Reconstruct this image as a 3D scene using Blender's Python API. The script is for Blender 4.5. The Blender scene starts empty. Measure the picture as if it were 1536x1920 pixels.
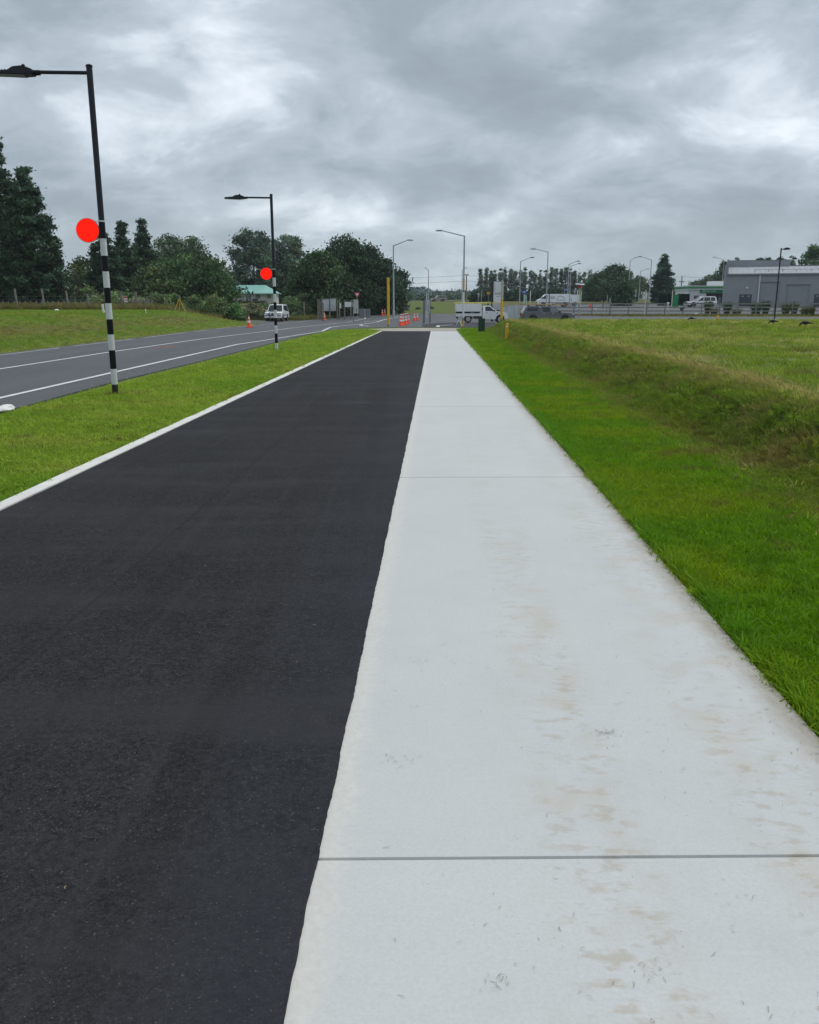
import bpy, math, random
import numpy as np
from mathutils import Vector, Matrix, geometry
random.seed(7); RNG = np.random.default_rng(7)
R = math.radians
SC = bpy.context.scene
COL = SC.collection

# ------------------------------------------------------------------ camera, sky, sun, exposure
F = 1600.0; HOR = 573.0; EYE = 1.6
PITCH = math.atan((960 - HOR) / F)
cam_d = bpy.data.cameras.new('camera'); cam = bpy.data.objects.new('camera', cam_d); COL.objects.link(cam)
cam_d.sensor_fit = 'HORIZONTAL'; cam_d.sensor_width = 36; cam_d.lens = 36 * F / 1536
cam_d.clip_start = 0.05; cam_d.clip_end = 9000
cam.location = (0, 0, EYE); cam.rotation_euler = (R(90) - PITCH, 0, 0)
SC.camera = cam
SUN_EL, SUN_AZ = R(62), R(60)          # azimuth measured from +Y towards +X
world = bpy.data.worlds.new('World'); SC.world = world; world.use_nodes = True
wn, wl = world.node_tree.nodes, world.node_tree.links
wn.clear()
def wnode(t, **k):
    n = wn.new(t)
    for a, b in k.items(): setattr(n, a, b)
    return n
def wmath(op, a, b=None, clamp=False):
    n = wnode('ShaderNodeMath', operation=op, use_clamp=clamp)
    for i, q in enumerate((a, b)):
        if q is None: continue
        if isinstance(q, (int, float)): n.inputs[i].default_value = q
        else: wl.new(q, n.inputs[i])
    return n.outputs[0]
w_out = wnode('ShaderNodeOutputWorld'); w_bg = wnode('ShaderNodeBackground'); w_bg.inputs[1].default_value = 0.1
wl.new(w_bg.outputs[0], w_out.inputs[0])
nish = wnode('ShaderNodeTexSky', sky_type='NISHITA', sun_disc=False, sun_elevation=SUN_EL, sun_rotation=SUN_AZ)
tc = wnode('ShaderNodeTexCoord'); sx = wnode('ShaderNodeSeparateXYZ'); wl.new(tc.outputs['Generated'], sx.inputs[0])
zz = wmath('MAXIMUM', sx.outputs[2], 0.0); zd = wmath('ADD', zz, 0.42)
cx = wnode('ShaderNodeCombineXYZ'); wl.new(wmath('DIVIDE', sx.outputs[0], zd), cx.inputs[0]); wl.new(wmath('DIVIDE', sx.outputs[1], zd), cx.inputs[1])
def wnoise(scale, detail, rough, off, dist=0.0):
    m = wnode('ShaderNodeMapping'); m.inputs['Location'].default_value = off; m.inputs['Scale'].default_value = (scale, scale * 1.15, 1)
    n = wnode('ShaderNodeTexNoise'); n.inputs['Scale'].default_value = 1; n.inputs['Detail'].default_value = detail
    n.inputs['Roughness'].default_value = rough; n.inputs['Distortion'].default_value = dist
    wl.new(cx.outputs[0], m.inputs[0]); wl.new(m.outputs[0], n.inputs[0]); return n.outputs['Fac']
CLOUD_OFF = (2.6, 9.2, 0.0)
c1 = wnoise(1.15, 3, 0.5, CLOUD_OFF, 0.1); c2 = wnoise(4.2, 9, 0.60, (6.420, 22.160, 1.0), 0.25)
cm = wmath('ADD', wmath('MULTIPLY', c1, 0.60), wmath('MULTIPLY', c2, 0.40))
ramp = wnode('ShaderNodeValToRGB'); wl.new(cm, ramp.inputs[0])
el = ramp.color_ramp.elements
el[0].position = 0.36; el[0].color = (0.215, 0.255, 0.292, 1)
el[1].position = 0.62; el[1].color = (0.66, 0.71, 0.765, 1)
e = el.new(0.455); e.color = (0.262, 0.310, 0.355, 1)
e = el.new(0.535); e.color = (0.375, 0.432, 0.485, 1)
hz = wnode('ShaderNodeMapRange'); wl.new(zz, hz.inputs[0]); hz.inputs[1].default_value = 0.0; hz.inputs[2].default_value = 0.11; hz.inputs[3].default_value = 0.6; hz.inputs[4].default_value = 0.0
mixh = wnode('ShaderNodeMix', data_type='RGBA'); wl.new(hz.outputs[0], mixh.inputs[0]); wl.new(ramp.outputs[0], mixh.inputs[6]); mixh.inputs[7].default_value = (0.335, 0.395, 0.435, 1)
sc10 = wnode('ShaderNodeMix', data_type='RGBA', blend_type='MULTIPLY'); sc10.inputs[0].default_value = 1; wl.new(mixh.outputs[2], sc10.inputs[6]); sc10.inputs[7].default_value = (10, 10, 10, 1)
mixn = wnode('ShaderNodeMix', data_type='RGBA'); mixn.inputs[0].default_value = 0.05; wl.new(sc10.outputs[2], mixn.inputs[6]); wl.new(nish.outputs[0], mixn.inputs[7])
wl.new(mixn.outputs[2], w_bg.inputs[0])
sun_d = bpy.data.lights.new('sun', 'SUN'); sun_d.energy = 1.5; sun_d.angle = R(50); sun_d.color = (1.0, 0.98, 0.95)
sun = bpy.data.objects.new('sun', sun_d); COL.objects.link(sun)
sdir = Vector((math.cos(SUN_EL) * math.sin(SUN_AZ), math.cos(SUN_EL) * math.cos(SUN_AZ), math.sin(SUN_EL)))
sun.rotation_euler = sdir.to_track_quat('Z', 'Y').to_euler(); sun.location = (0, 0, 60)
SC.view_settings.view_transform = 'Standard'; SC.view_settings.look = 'None'
SC.view_settings.exposure = 0.5; SC.view_settings.gamma = 1.0; SC.view_settings.use_curve_mapping = False

# ------------------------------------------------------------------ numeric helpers
def sst(v):
    v = np.clip(v, 0, 1); return v * v * (3 - 2 * v)
def _hash(ix, iy, k):
    h = (ix.astype(np.int64) * 374761393 + iy.astype(np.int64) * 668265263 + k * 1274126177) & 0x7fffffff
    h = ((h ^ (h >> 13)) * 1274126177) & 0x7fffffff
    return ((h ^ (h >> 16)) & 0xffff) / 65535.0
def vnoise(x, y, k=0):
    x = np.asarray(x, float); y = np.asarray(y, float)
    ix, iy = np.floor(x), np.floor(y); fx, fy = sst(x - ix), sst(y - iy)
    a, b, c, d = _hash(ix, iy, k), _hash(ix + 1, iy, k), _hash(ix, iy + 1, k), _hash(ix + 1, iy + 1, k)
    return (a * (1 - fx) + b * fx) * (1 - fy) + (c * (1 - fx) + d * fx) * fy
def fbm(x, y, k=0, o=3):
    s, a, t = 0, 1.0, 0
    for i in range(o):
        s = s + a * vnoise(np.asarray(x) * 2 ** i, np.asarray(y) * 2 ** i, k + i * 7); t += a; a *= .5
    return s / t
PA = 0.0304; SA, CA = math.sin(PA), math.cos(PA)      # heading of the path
def st_of(x, y): return x * SA + y * CA, x * CA - y * SA
def xy_of(s, t): return (s * SA + t * CA, s * CA - t * SA)
def gz(x, y):
    x = np.asarray(x, float); y = np.asarray(y, float)
    s, t = st_of(x, y)
    zc = np.interp(y, [0, 62, 85, 95, 110, 130, 180, 250, 330, 600, 900, 4000], [0, 0, -.15, -.18, .05, .4, 1.3, 2.6, 3.4, 6, 10, 14])
    zr = np.interp(y, [0, 62, 85, 95, 105, 112, 122, 140, 200, 265, 330, 600, 900, 4000], [0, 0, -.15, -.18, .25, .45, 1.1, 1.4, 2.3, 3.4, 3.8, 6, 10, 14])
    zl = np.interp(y, [0, 90, 150, 300, 600, 900, 4000], [0, .05, .9, 2.2, 5, 9, 13])
    w = sst((x - 8) / 14); wl_ = sst((-12 - x) / 8)
    z = (zc * (1 - w) + zr * w) * (1 - wl_) + zl * wl_
    ztop = .52 + .20 * np.clip((s - 8) / 42, 0, 1)
    toe = 3.12 + .3 * (vnoise(s * .45, 0 * s, 3) - .5)
    b = sst((t - toe) / (.95 + .25 * (vnoise(s * .6, 3 + 0 * s, 5) - .5)))
    keep = 1 - sst((y - 53.5) / 6.5)
    bump = (fbm(x * 1.3, y * 1.3, 9) - .5) * .09 + (fbm(x * 5, y * 5, 11, 2) - .5) * .03
    z = z + b * keep * (ztop + bump) * (t > 0)
    lf = sst((-13.75 - x) / 8.5)
    end = 1 - sst((y - 80) / 9) * (1 - sst((-x - 19) / 7))
    z = z + 1.1 * lf * end
    # gentle unevenness of the lawns
    z = z + (np.abs(t + 5.0) < 1.2) * .02 * (fbm(x * 2, y * 2, 15) - .5)
    return z
def gz1(x, y): return float(gz(x, y))
SP, CP = math.sin(PITCH), math.cos(PITCH)
def ray(px, py):
    u = (px - 768) / F; v = (py - 960) / F
    return Vector((u, CP - v * SP, -(SP + v * CP)))
def G(px, py):
    """the point of the terrain seen at a place of the photograph"""
    d = ray(px, py); prev = 1.0
    k = 1.0
    while k < 2500:
        p = d * k
        if EYE + p.z < gz1(p.x, p.y): break
        prev = k; k *= 1.01
    lo, hi = prev, k
    for _ in range(25):
        m = (lo + hi) / 2; p = d * m
        if EYE + p.z < gz1(p.x, p.y): hi = m
        else: lo = m
    p = d * hi
    return (p.x, p.y)
def XA(px, Y, z=1.0):
    return (px - 768) / F * (Y * CP + (EYE - z) * SP)
def ZA(py, Y):
    d = ray(768, py); return EYE + d.z * (Y / d.y)

# ------------------------------------------------------------------ materials
MATS = {}
def mat(name, col, rough=.6, var=0.0, scale=8.0, metal=0.0, spec=.4, bump=0.0, bscale=40.0, emit=0.0, coat=0.0, detail=4):
    if name in MATS: return MATS[name]
    m = bpy.data.materials.new(name); m.use_nodes = True; MATS[name] = m
    n, l = m.node_tree.nodes, m.node_tree.links; b = n['Principled BSDF']
    b.inputs['Roughness'].default_value = rough; b.inputs['Metallic'].default_value = metal; b.inputs['Specular IOR Level'].default_value = spec
    b.inputs['Coat Weight'].default_value = coat
    c4 = (*col, 1)
    geo = n.new('ShaderNodeTexCoord')
    if var > 0:
        no = n.new('ShaderNodeTexNoise'); no.inputs['Scale'].default_value = scale; no.inputs['Detail'].default_value = detail; l.new(geo.outputs['Object'], no.inputs[0])
        mr = n.new('ShaderNodeMapRange'); l.new(no.outputs['Fac'], mr.inputs[0]); mr.inputs[1].default_value = .3; mr.inputs[2].default_value = .7
        mr.inputs[3].default_value = 1 - var; mr.inputs[4].default_value = 1 + var
        mx = n.new('ShaderNodeMix'); mx.data_type = 'RGBA'; mx.blend_type = 'MULTIPLY'; mx.inputs[0].default_value = 1; mx.inputs[6].default_value = c4
        l.new(mr.outputs[0], mx.inputs[7]); l.new(mx.outputs[2], b.inputs['Base Color'])
    else: b.inputs['Base Color'].default_value = c4
    if bump > 0:
        no = n.new('ShaderNodeTexNoise'); no.inputs['Scale'].default_value = bscale; no.inputs['Detail'].default_value = 5; l.new(geo.outputs['Object'], no.inputs[0])
        bp = n.new('ShaderNodeBump'); bp.inputs['Strength'].default_value = bump; bp.inputs['Distance'].default_value = .02; l.new(no.outputs['Fac'], bp.inputs['Height']); l.new(bp.outputs[0], b.inputs['Normal'])
    if emit > 0:
        b.inputs['Emission Color'].default_value = c4; b.inputs['Emission Strength'].default_value = emit
    return m
class NT:
    """small helper to write node materials"""
    def __init__(s, name, rough=.8, spec=.3):
        s.m = bpy.data.materials.new(name); s.m.use_nodes = True; s.n = s.m.node_tree.nodes; s.l = s.m.node_tree.links
        s.b = s.n['Principled BSDF']; s.b.inputs['Roughness'].default_value = rough; s.b.inputs['Specular IOR Level'].default_value = spec
        s.geo = s.n.new('ShaderNodeNewGeometry'); s.pos = s.geo.outputs['Position']; MATS[name] = s.m
    def put(s, sock, v):
        if isinstance(v, (int, float)): sock.default_value = v
        elif isinstance(v, tuple): sock.default_value = v if len(v) != 3 or sock.type == 'VECTOR' else (*v, 1)
        else: s.l.new(v, sock)
    def math(s, op, a, b=None, clamp=False):
        q = s.n.new('ShaderNodeMath'); q.operation = op; q.use_clamp = clamp; s.put(q.inputs[0], a)
        if b is not None: s.put(q.inputs[1], b)
        return q.outputs[0]
    def map(s, scale=(1, 1, 1), rot=0.0, loc=(0, 0, 0)):
        q = s.n.new('ShaderNodeMapping'); q.inputs['Scale'].default_value = scale; q.inputs['Rotation'].default_value = (0, 0, rot); q.inputs['Location'].default_value = loc
        s.l.new(s.pos, q.inputs[0]); return q.outputs[0]
    def noise(s, vec, scale, detail=4, rough=.5, dist=0.0):
        q = s.n.new('ShaderNodeTexNoise'); q.inputs['Scale'].default_value = scale; q.inputs['Detail'].default_value = detail; q.inputs['Roughness'].default_value = rough; q.inputs['Distortion'].default_value = dist
        s.l.new(vec, q.inputs[0]); return q.outputs['Fac']
    def rng(s, v, a, b, c=0.0, d=1.0, smooth=False):
        q = s.n.new('ShaderNodeMapRange'); s.put(q.inputs[0], v)
        if smooth: q.interpolation_type = 'SMOOTHSTEP'
        for i, k in enumerate((a, b, c, d)): q.inputs[i + 1].default_value = k
        return q.outputs[0]
    def mix(s, f, a, b, mode='MIX'):
        q = s.n.new('ShaderNodeMix'); q.data_type = 'RGBA'; q.blend_type = mode; s.put(q.inputs[0], f); s.put(q.inputs[6], a); s.put(q.inputs[7], b); return q.outputs[2]
    def vor(s, vec, scale, feature='F1'):
        q = s.n.new('ShaderNodeTexVoronoi'); q.feature = feature; q.inputs['Scale'].default_value = scale; s.l.new(vec, q.inputs[0]); return q.outputs
    def bump(s, h, strength=.3, dist=.01):
        q = s.n.new('ShaderNodeBump'); q.inputs['Strength'].default_value = strength; q.inputs['Distance'].default_value = dist; s.put(q.inputs['Height'], h); s.l.new(q.outputs[0], s.b.inputs['Normal'])
    def pathcoords(s):
        v = s.map(rot=PA); q = s.n.new('ShaderNodeSeparateXYZ'); s.l.new(v, q.inputs[0]); return v, q.outputs[0], q.outputs[1]   # vector, t, s

# asphalt of the new path
def make_asphalt(name, c0, c1, stone, blue):
    k = NT(name, .88, .06); v, t, s = k.pathcoords()
    big = k.noise(k.map((.5, .16, 1), PA), 1.6, 4, .55); mid = k.noise(k.pos, 9, 5, .6); fine = k.noise(k.pos, 190, 4, .75)
    c = k.mix(k.rng(big, .3, .7), c0, c1)
    c = k.mix(k.rng(mid, .42, .75, 0, .35), c, tuple(q * 1.35 for q in c1))
    c = k.mix(1.0, c, k.mix(k.rng(fine, .3, .7), (.3, .3, .3), (1.9, 1.9, 1.9)), 'MULTIPLY'); g2 = k.noise(k.pos, 48, 4, .8); c = k.mix(1.0, c, k.mix(k.rng(g2, .32, .68), (.40, .40, .40), (1.65, 1.65, 1.65)), 'MULTIPLY')
    vo = k.vor(k.pos, 95)
    pick = k.rng(k.noise(k.pos, 60, 2), .56, .64)
    c = k.mix(k.math('MULTIPLY', k.rng(vo['Distance'], .32, .18), k.math('MULTIPLY', pick, stone)), c, (.13, .128, .125))
    tv = k.noise(k.map((.35, 1.5, 1), PA, (5, 1, 0)), 1, 4, .6); c = k.mix(k.rng(tv, .45, .7, 0, .85), c, tuple(q * 1.5 for q in c1)); c = k.mix(k.rng(k.noise(k.map((3.2, .10, 1), PA, (9, 0, 0)), 1, 2), .35, .5, .16, 0), c, tuple(q * .6 for q in c0))
    streak = k.noise(k.map((6, .12, 1), PA, (3, 0, 0)), 1, 4, .6)
    c = k.mix(k.rng(streak, .55, .72, 0, .4), c, tuple(q * 1.6 for q in c1))
    if blue:
        edge = k.rng(t, -1.1, -.36, 0, 1, True)
        c = k.mix(k.math('MULTIPLY', edge, k.rng(k.noise(k.map((1, .5, 1)), 3, 5), .3, .75, .1, .45)), c, (.040, .046, .058))
        c = k.mix(k.rng(k.math('ABSOLUTE', k.math('ADD', t, 1.86)), .02, .0, 0, .45), c, (.013, .013, .014))
    k.l.new(c, k.b.inputs['Base Color']); k.put(k.b.inputs['Roughness'], k.rng(big, .3, .7, .66, .84))
    k.bump(k.math('ADD', k.math('MULTIPLY', fine, .6), k.math('MULTIPLY', k.vor(k.pos, 120)['Distance'], .5)), .55, .005)
    return k.m
M_ASPH = make_asphalt('fresh_asphalt', (.0155, .0165, .0175), (.0250, .0252, .0272), .9, True)
M_ASPH2 = make_asphalt('new_road_asphalt', (.034, .036, .040), (.048, .051, .056), .2, False)
def make_chip(name, c0, c1):
    k = NT(name, .75, .4)
    big = k.noise(k.map((.9, .10, 1)), 1.2, 4, .6); mid = k.noise(k.pos, 5, 5, .6); fine = k.noise(k.pos, 150, 2, .6)
    c = k.mix(k.rng(big, .3, .7), c0, c1); c = k.mix(k.rng(mid, .4, .8, 0, .4), c, tuple(q * 1.25 for q in c1))
    c = k.mix(1.0, c, k.mix(k.rng(fine, .3, .7), (.7, .7, .7), (1.3, 1.3, 1.3)), 'MULTIPLY')
    k.l.new(c, k.b.inputs['Base Color']); k.bump(fine, .5, .008); return k.m
M_ROAD = make_chip('chipseal_road', (.060, .065, .071), (.085, .090, .098))
M_ROAD2 = make_chip('side_road_asphalt', (.070, .074, .080), (.095, .100, .107))
# concrete slabs
def make_concrete():
    k = NT('fresh_concrete', .72, .35); v, t, s = k.pathcoords()
    big = k.noise(k.pos, .7, 4, .55); mid = k.noise(k.pos, 4.5, 5, .6); fine = k.noise(k.pos, 180, 3, .6)
    c = k.mix(k.rng(big, .32, .68), (.480, .496, .494), (.520, .530, .520))
    c = k.mix(k.rng(mid, .35, .75, 0, .5), c, (.54, .548, .538))
    oi = k.n.new('ShaderNodeObjectInfo')
    c = k.mix(k.rng(k.noise(k.pos, 1.7, 5, .62), .52, .75, 0, .35), c, (.415, .438, .450)); c = k.mix(1.0, c, k.mix(k.rng(k.noise(k.pos, 95, 4, .7), .3, .7), (.93, .93, .93), (1.06, 1.06, 1.06)), 'MULTIPLY')
    c = k.mix(k.rng(oi.outputs['Random'], 0, 1, 0, .30), c, (.41, .44, .43))
    brush = k.noise(k.map((5, 160, 1), PA), 1, 2, .5)
    c = k.mix(1.0, c, k.mix(k.rng(brush, .3, .7), (.985, .985, .985), (1.012, 1.012, 1.012)), 'MULTIPLY')
    # cream trowelled margin along the asphalt
    ed = k.math('ADD', t, k.math('MULTIPLY', k.noise(k.pos, 13, 6, .7), .20))
    c = k.mix(k.rng(ed, -.20, -.11, .7, 0, True), c, k.mix(k.rng(k.noise(k.pos, 35, 5, .7), .35, .7), (.595, .59, .55), (.50, .485, .43)))
    # tyre mud prints: short bars across the path, along two tracks
    bars = k.noise(k.map((10, 19, 1), PA + .22), 1, 5, .62)
    patch = k.noise(k.map((1.4, .55, 1), PA, (7.3, 2.2, 0)), 1, 3, .55)
    def track(c0, w): return k.rng(k.math('ABSOLUTE', k.math('SUBTRACT', t, c0)), w, w * .35, 0, 1, True)
    tr = k.math('MAXIMUM', track(.47, .24), track(1.17, .27))
    near = k.rng(s, 9, 3.4, .28, 1)
    mud = k.math('MULTIPLY', k.math('MULTIPLY', k.rng(bars, .52, .62), k.rng(patch, .40, .58)), k.math('MULTIPLY', tr, near))
    c = k.mix(k.math('MULTIPLY', mud, .50), c, (.36, .305, .225))
    soft = k.math('MULTIPLY', k.math('MULTIPLY', k.rng(k.noise(k.pos, 3.5, 4), .48, .68), tr), near)
    c = k.mix(k.math('MULTIPLY', soft, .5), c, (.43, .385, .31))
    # soil washed over the grass edge; outermost strip also paints the shadow line
    eg = k.math('ADD', t, k.math('MULTIPLY', k.math('SUBTRACT', k.noise(k.map((4, 1.6, 1), PA), 2.5, 5, .65), .5), .22))
    c = k.mix(k.rng(eg, 1.26, 1.48, 0, .75, True), c, (.27, .22, .165))
    c = k.mix(k.rng(eg, 1.43, 1.47, 0, .8), c, (.10, .075, .05))
    dots = k.vor(k.pos, 26)['Distance']
    c = k.mix(k.math('MULTIPLY', k.rng(dots, .085, .05), k.rng(k.noise(k.pos, 3, 2), .5, .62, 0, .55)), c, (.25, .23, .2))
    k.l.new(c, k.b.inputs['Base Color'])
    k.bump(k.math('ADD', k.math('MULTIPLY', fine, .5), brush), .12, .004); return k.m
M_CONC = make_concrete()
M_KERB = mat('kerb_concrete', (.64, .635, .60), .8, .10, 3, bump=.3, bscale=60)
M_APRON = mat('brown_apron_concrete', (.34, .31, .27), .85, .12, 1.5, bump=.2)
M_PAINT = mat('road_paint', (.62, .63, .62), .6, .14, 3)
M_PAINTW = mat('worn_road_paint', (.40, .41, .42), .7, .25, 1.2)
# terrain and grass
def make_ground():
    k = NT('turf_ground', .9, .15)
    at = k.n.new('ShaderNodeAttribute'); at.attribute_name = 'tint'
    n1 = k.noise(k.pos, .6, 5, .6); n2 = k.noise(k.pos, 7, 5, .65); n3 = k.noise(k.pos, 60, 4, .65); n4 = k.noise(k.map((14, 2.4, 1), -1.1), 1, 4, .6)
    c = at.outputs['Color']
    c = k.mix(k.rng(n1, .45, .75, 0, .45), c, (.17, .165, .05)); c = k.mix(k.rng(n2, .56, .8, 0, .55), c, (.105, .085, .035))
    c = k.mix(1.0, c, k.mix(k.rng(n3, .3, .7), (.5, .55, .5), (1.45, 1.4, 1.45)), 'MULTIPLY')
    c = k.mix(1.0, c, k.mix(k.rng(n4, .35, .7), (.75, .8, .75), (1.25, 1.2, 1.25)), 'MULTIPLY')
    k.l.new(c, k.b.inputs['Base Color'])
    k.bump(k.math('ADD', k.math('MULTIPLY', n2, .6), k.math('MULTIPLY', n3, .6)), .9, .05); return k.m
M_GROUND = make_ground()
def make_blade():
    k = NT('grass_blade', .55, .25)
    at = k.n.new('ShaderNodeAttribute'); at.attribute_name = 'tint'; at.attribute_type = 'INSTANCER'
    oi = k.n.new('ShaderNodeObjectInfo')
    c = k.mix(k.rng(oi.outputs['Random'], 0, 1, 0, 1), (.72, .74, .7), (1.3, 1.25, 1.2))
    c = k.mix(1.0, at.outputs['Color'], c, 'MULTIPLY'); c = k.mix(1.0, c, (2.0, 1.95, 1.5), 'MULTIPLY')
    k.l.new(c, k.b.inputs['Base Color'])
    tr = k.n.new('ShaderNodeBsdfTranslucent'); k.l.new(c, tr.inputs[0]); ms = k.n.new('ShaderNodeMixShader'); ms.inputs[0].default_value = .45
    k.l.new(k.b.outputs[0], ms.inputs[1]); k.l.new(tr.outputs[0], ms.inputs[2]); k.l.new(ms.outputs[0], k.n['Material Output'].inputs[0]); return k.m
M_BLADE = make_blade()
def make_leaf():
    k = NT('foliage', .65, .2)
    at = k.n.new('ShaderNodeAttribute'); at.attribute_name = 'shade'
    k.l.new(at.outputs['Color'], k.b.inputs['Base Color'])
    tr = k.n.new('ShaderNodeBsdfTranslucent'); k.l.new(at.outputs['Color'], tr.inputs[0]); ms = k.n.new('ShaderNodeMixShader'); ms.inputs[0].default_value = .2
    k.l.new(k.b.outputs[0], ms.inputs[1]); k.l.new(tr.outputs[0], ms.inputs[2]); k.l.new(ms.outputs[0], k.n['Material Output'].inputs[0]); return k.m
M_LEAF = make_leaf()
M_BARK = mat('bark', (.10, .085, .07), .9, .3, 3)
M_WOOD = mat('weathered_wood', (.22, .20, .165), .9, .25, 4)
M_WOODP = mat('pale_fence_timber', (.235, .235, .23), .85, .2, 3)
M_BLACK = mat('black_paint', (.006, .007, .009), .5, .15, 10, spec=.2)
M_DKPOLE = mat('charcoal_powder_coat', (.014, .017, .026), .45, .1, 6, spec=.3)
M_BANDW = mat('white_band_film', (.62, .64, .64), .45, .06, 12)
M_DIRTY = mat('dirty_black_band', (.030, .028, .024), .8, .5, 18)
M_STEEL = mat('galvanised_steel', (.34, .37, .39), .5, .12, 3, metal=.35)
M_STRAP = mat('steel_strap', (.6, .62, .63), .35, metal=.6)
M_DISC = mat('emissive_red_disc', (1.0, .010, .002), .6, emit=.62, spec=.15)  # even red with emission of the same red added
M_DISCRIM = mat('disc_rim', (.30, .16, .14), .5)
M_LENS = mat('lamp_lens', (.24, .25, .26), .6)
M_YEL = mat('yellow_pole_paint', (.72, .42, .012), .5, .10, 5)
M_YELW = mat('pale_yellow_fibreglass', (.66, .60, .16), .5, .1, 5)
M_WHITE = mat('white_paint', (.72, .73, .73), .5, .05, 4)
M_WHITEP = mat('white_plastic', (.74, .75, .75), .45, .06, 6)
M_CARW = mat('white_car_paint', (.84, .85, .86), .3, .03, 2, coat=.5)
M_CARG = mat('grey_car_paint', (.13, .137, .155), .3, .05, 2, coat=.6)
M_GOLD = mat('champagne_car_paint', (.42, .38, .31), .3, .03, 2, coat=.5)
M_GLASS = mat('dark_car_glass', (.015, .018, .02), .06, spec=.7)
M_GLASSP = mat('pale_window_glass', (.16, .19, .21), .08, spec=.7)
M_TYRE = mat('tyre_rubber', (.018, .018, .018), .85)
M_RIM = mat('alloy_rim', (.42, .43, .44), .4, metal=.5)
M_TRIM = mat('black_plastic_trim', (.02, .02, .021), .6)
M_LAMPR = mat('red_tail_lamp', (.30, .015, .02), .25)
M_LAMPW = mat('headlamp_glass', (.62, .64, .65), .15)
M_CONE = mat('orange_cone_plastic', (.90, .075, .012), .5, .06, 9)
M_CONEW = mat('cone_reflective_sleeve', (.85, .82, .80), .4)
M_SIGNB = mat('grey_sign_back', (.17, .187, .20), .5, .05, 3)
M_GREEN = mat('dark_green_steel', (.012, .040, .028), .45, .1, 5)
M_GREENB = mat('bright_green_panel', (.01, .22, .09), .45, .05, 2)
M_BLUE = mat('blue_sign_film', (.01, .09, .50), .4)
M_RED = mat('red_sign_film', (.60, .03, .03), .4)
M_YSIGN = mat('amber_sign_film', (.80, .40, .01), .4)
M_TIMB = mat('sawn_timber', (.50, .37, .20), .8, .2, 3)
M_GREY = mat('grey_wall_paint', (.285, .30, .325), .7, .06, .8)
M_DOORG = mat('roller_door_grey', (.29, .305, .325), .6, .05, 1)
M_DKDOOR = mat('slate_door', (.055, .070, .090), .4)
M_ROOF = mat('pale_steel_roof', (.29, .31, .335), .6, .05, .6)
M_TEAL = mat('teal_iron_roof', (.22, .44, .39), .6, .10, .5)
M_WALLW = mat('white_weatherboard', (.70, .70, .66), .7, .06, 1)
M_BARN = mat('grey_barn_board', (.30, .29, .28), .8, .12, .7)
M_DARK = mat('dark_opening', (.012, .013, .014), .8)
M_CLOTH = mat('white_mesh_cloth', (.50, .55, .55), .8, .12, 1.2)
M_SAND = mat('white_bag_fabric', (.70, .70, .68), .9, .08, 12, bump=.5, bscale=25)
M_FEATH = mat('black_feathers', (.010, .010, .012), .6)
M_ROCK = mat('dark_rock', (.07, .068, .062), .9, .4, 3, bump=.6, bscale=6)
M_ORANGE = mat('orange_fabric', (.75, .11, .04), .7)
M_CORR = mat('corrugated_iron', (.58, .62, .63), .5, .2, 1.3)
M_DRY = mat('dry_clippings', (.22, .17, .09), .9, .4, 30)
M_DKCLIP = mat('dead_clippings', (.24, .20, .155), .9, .4, 30)

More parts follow.
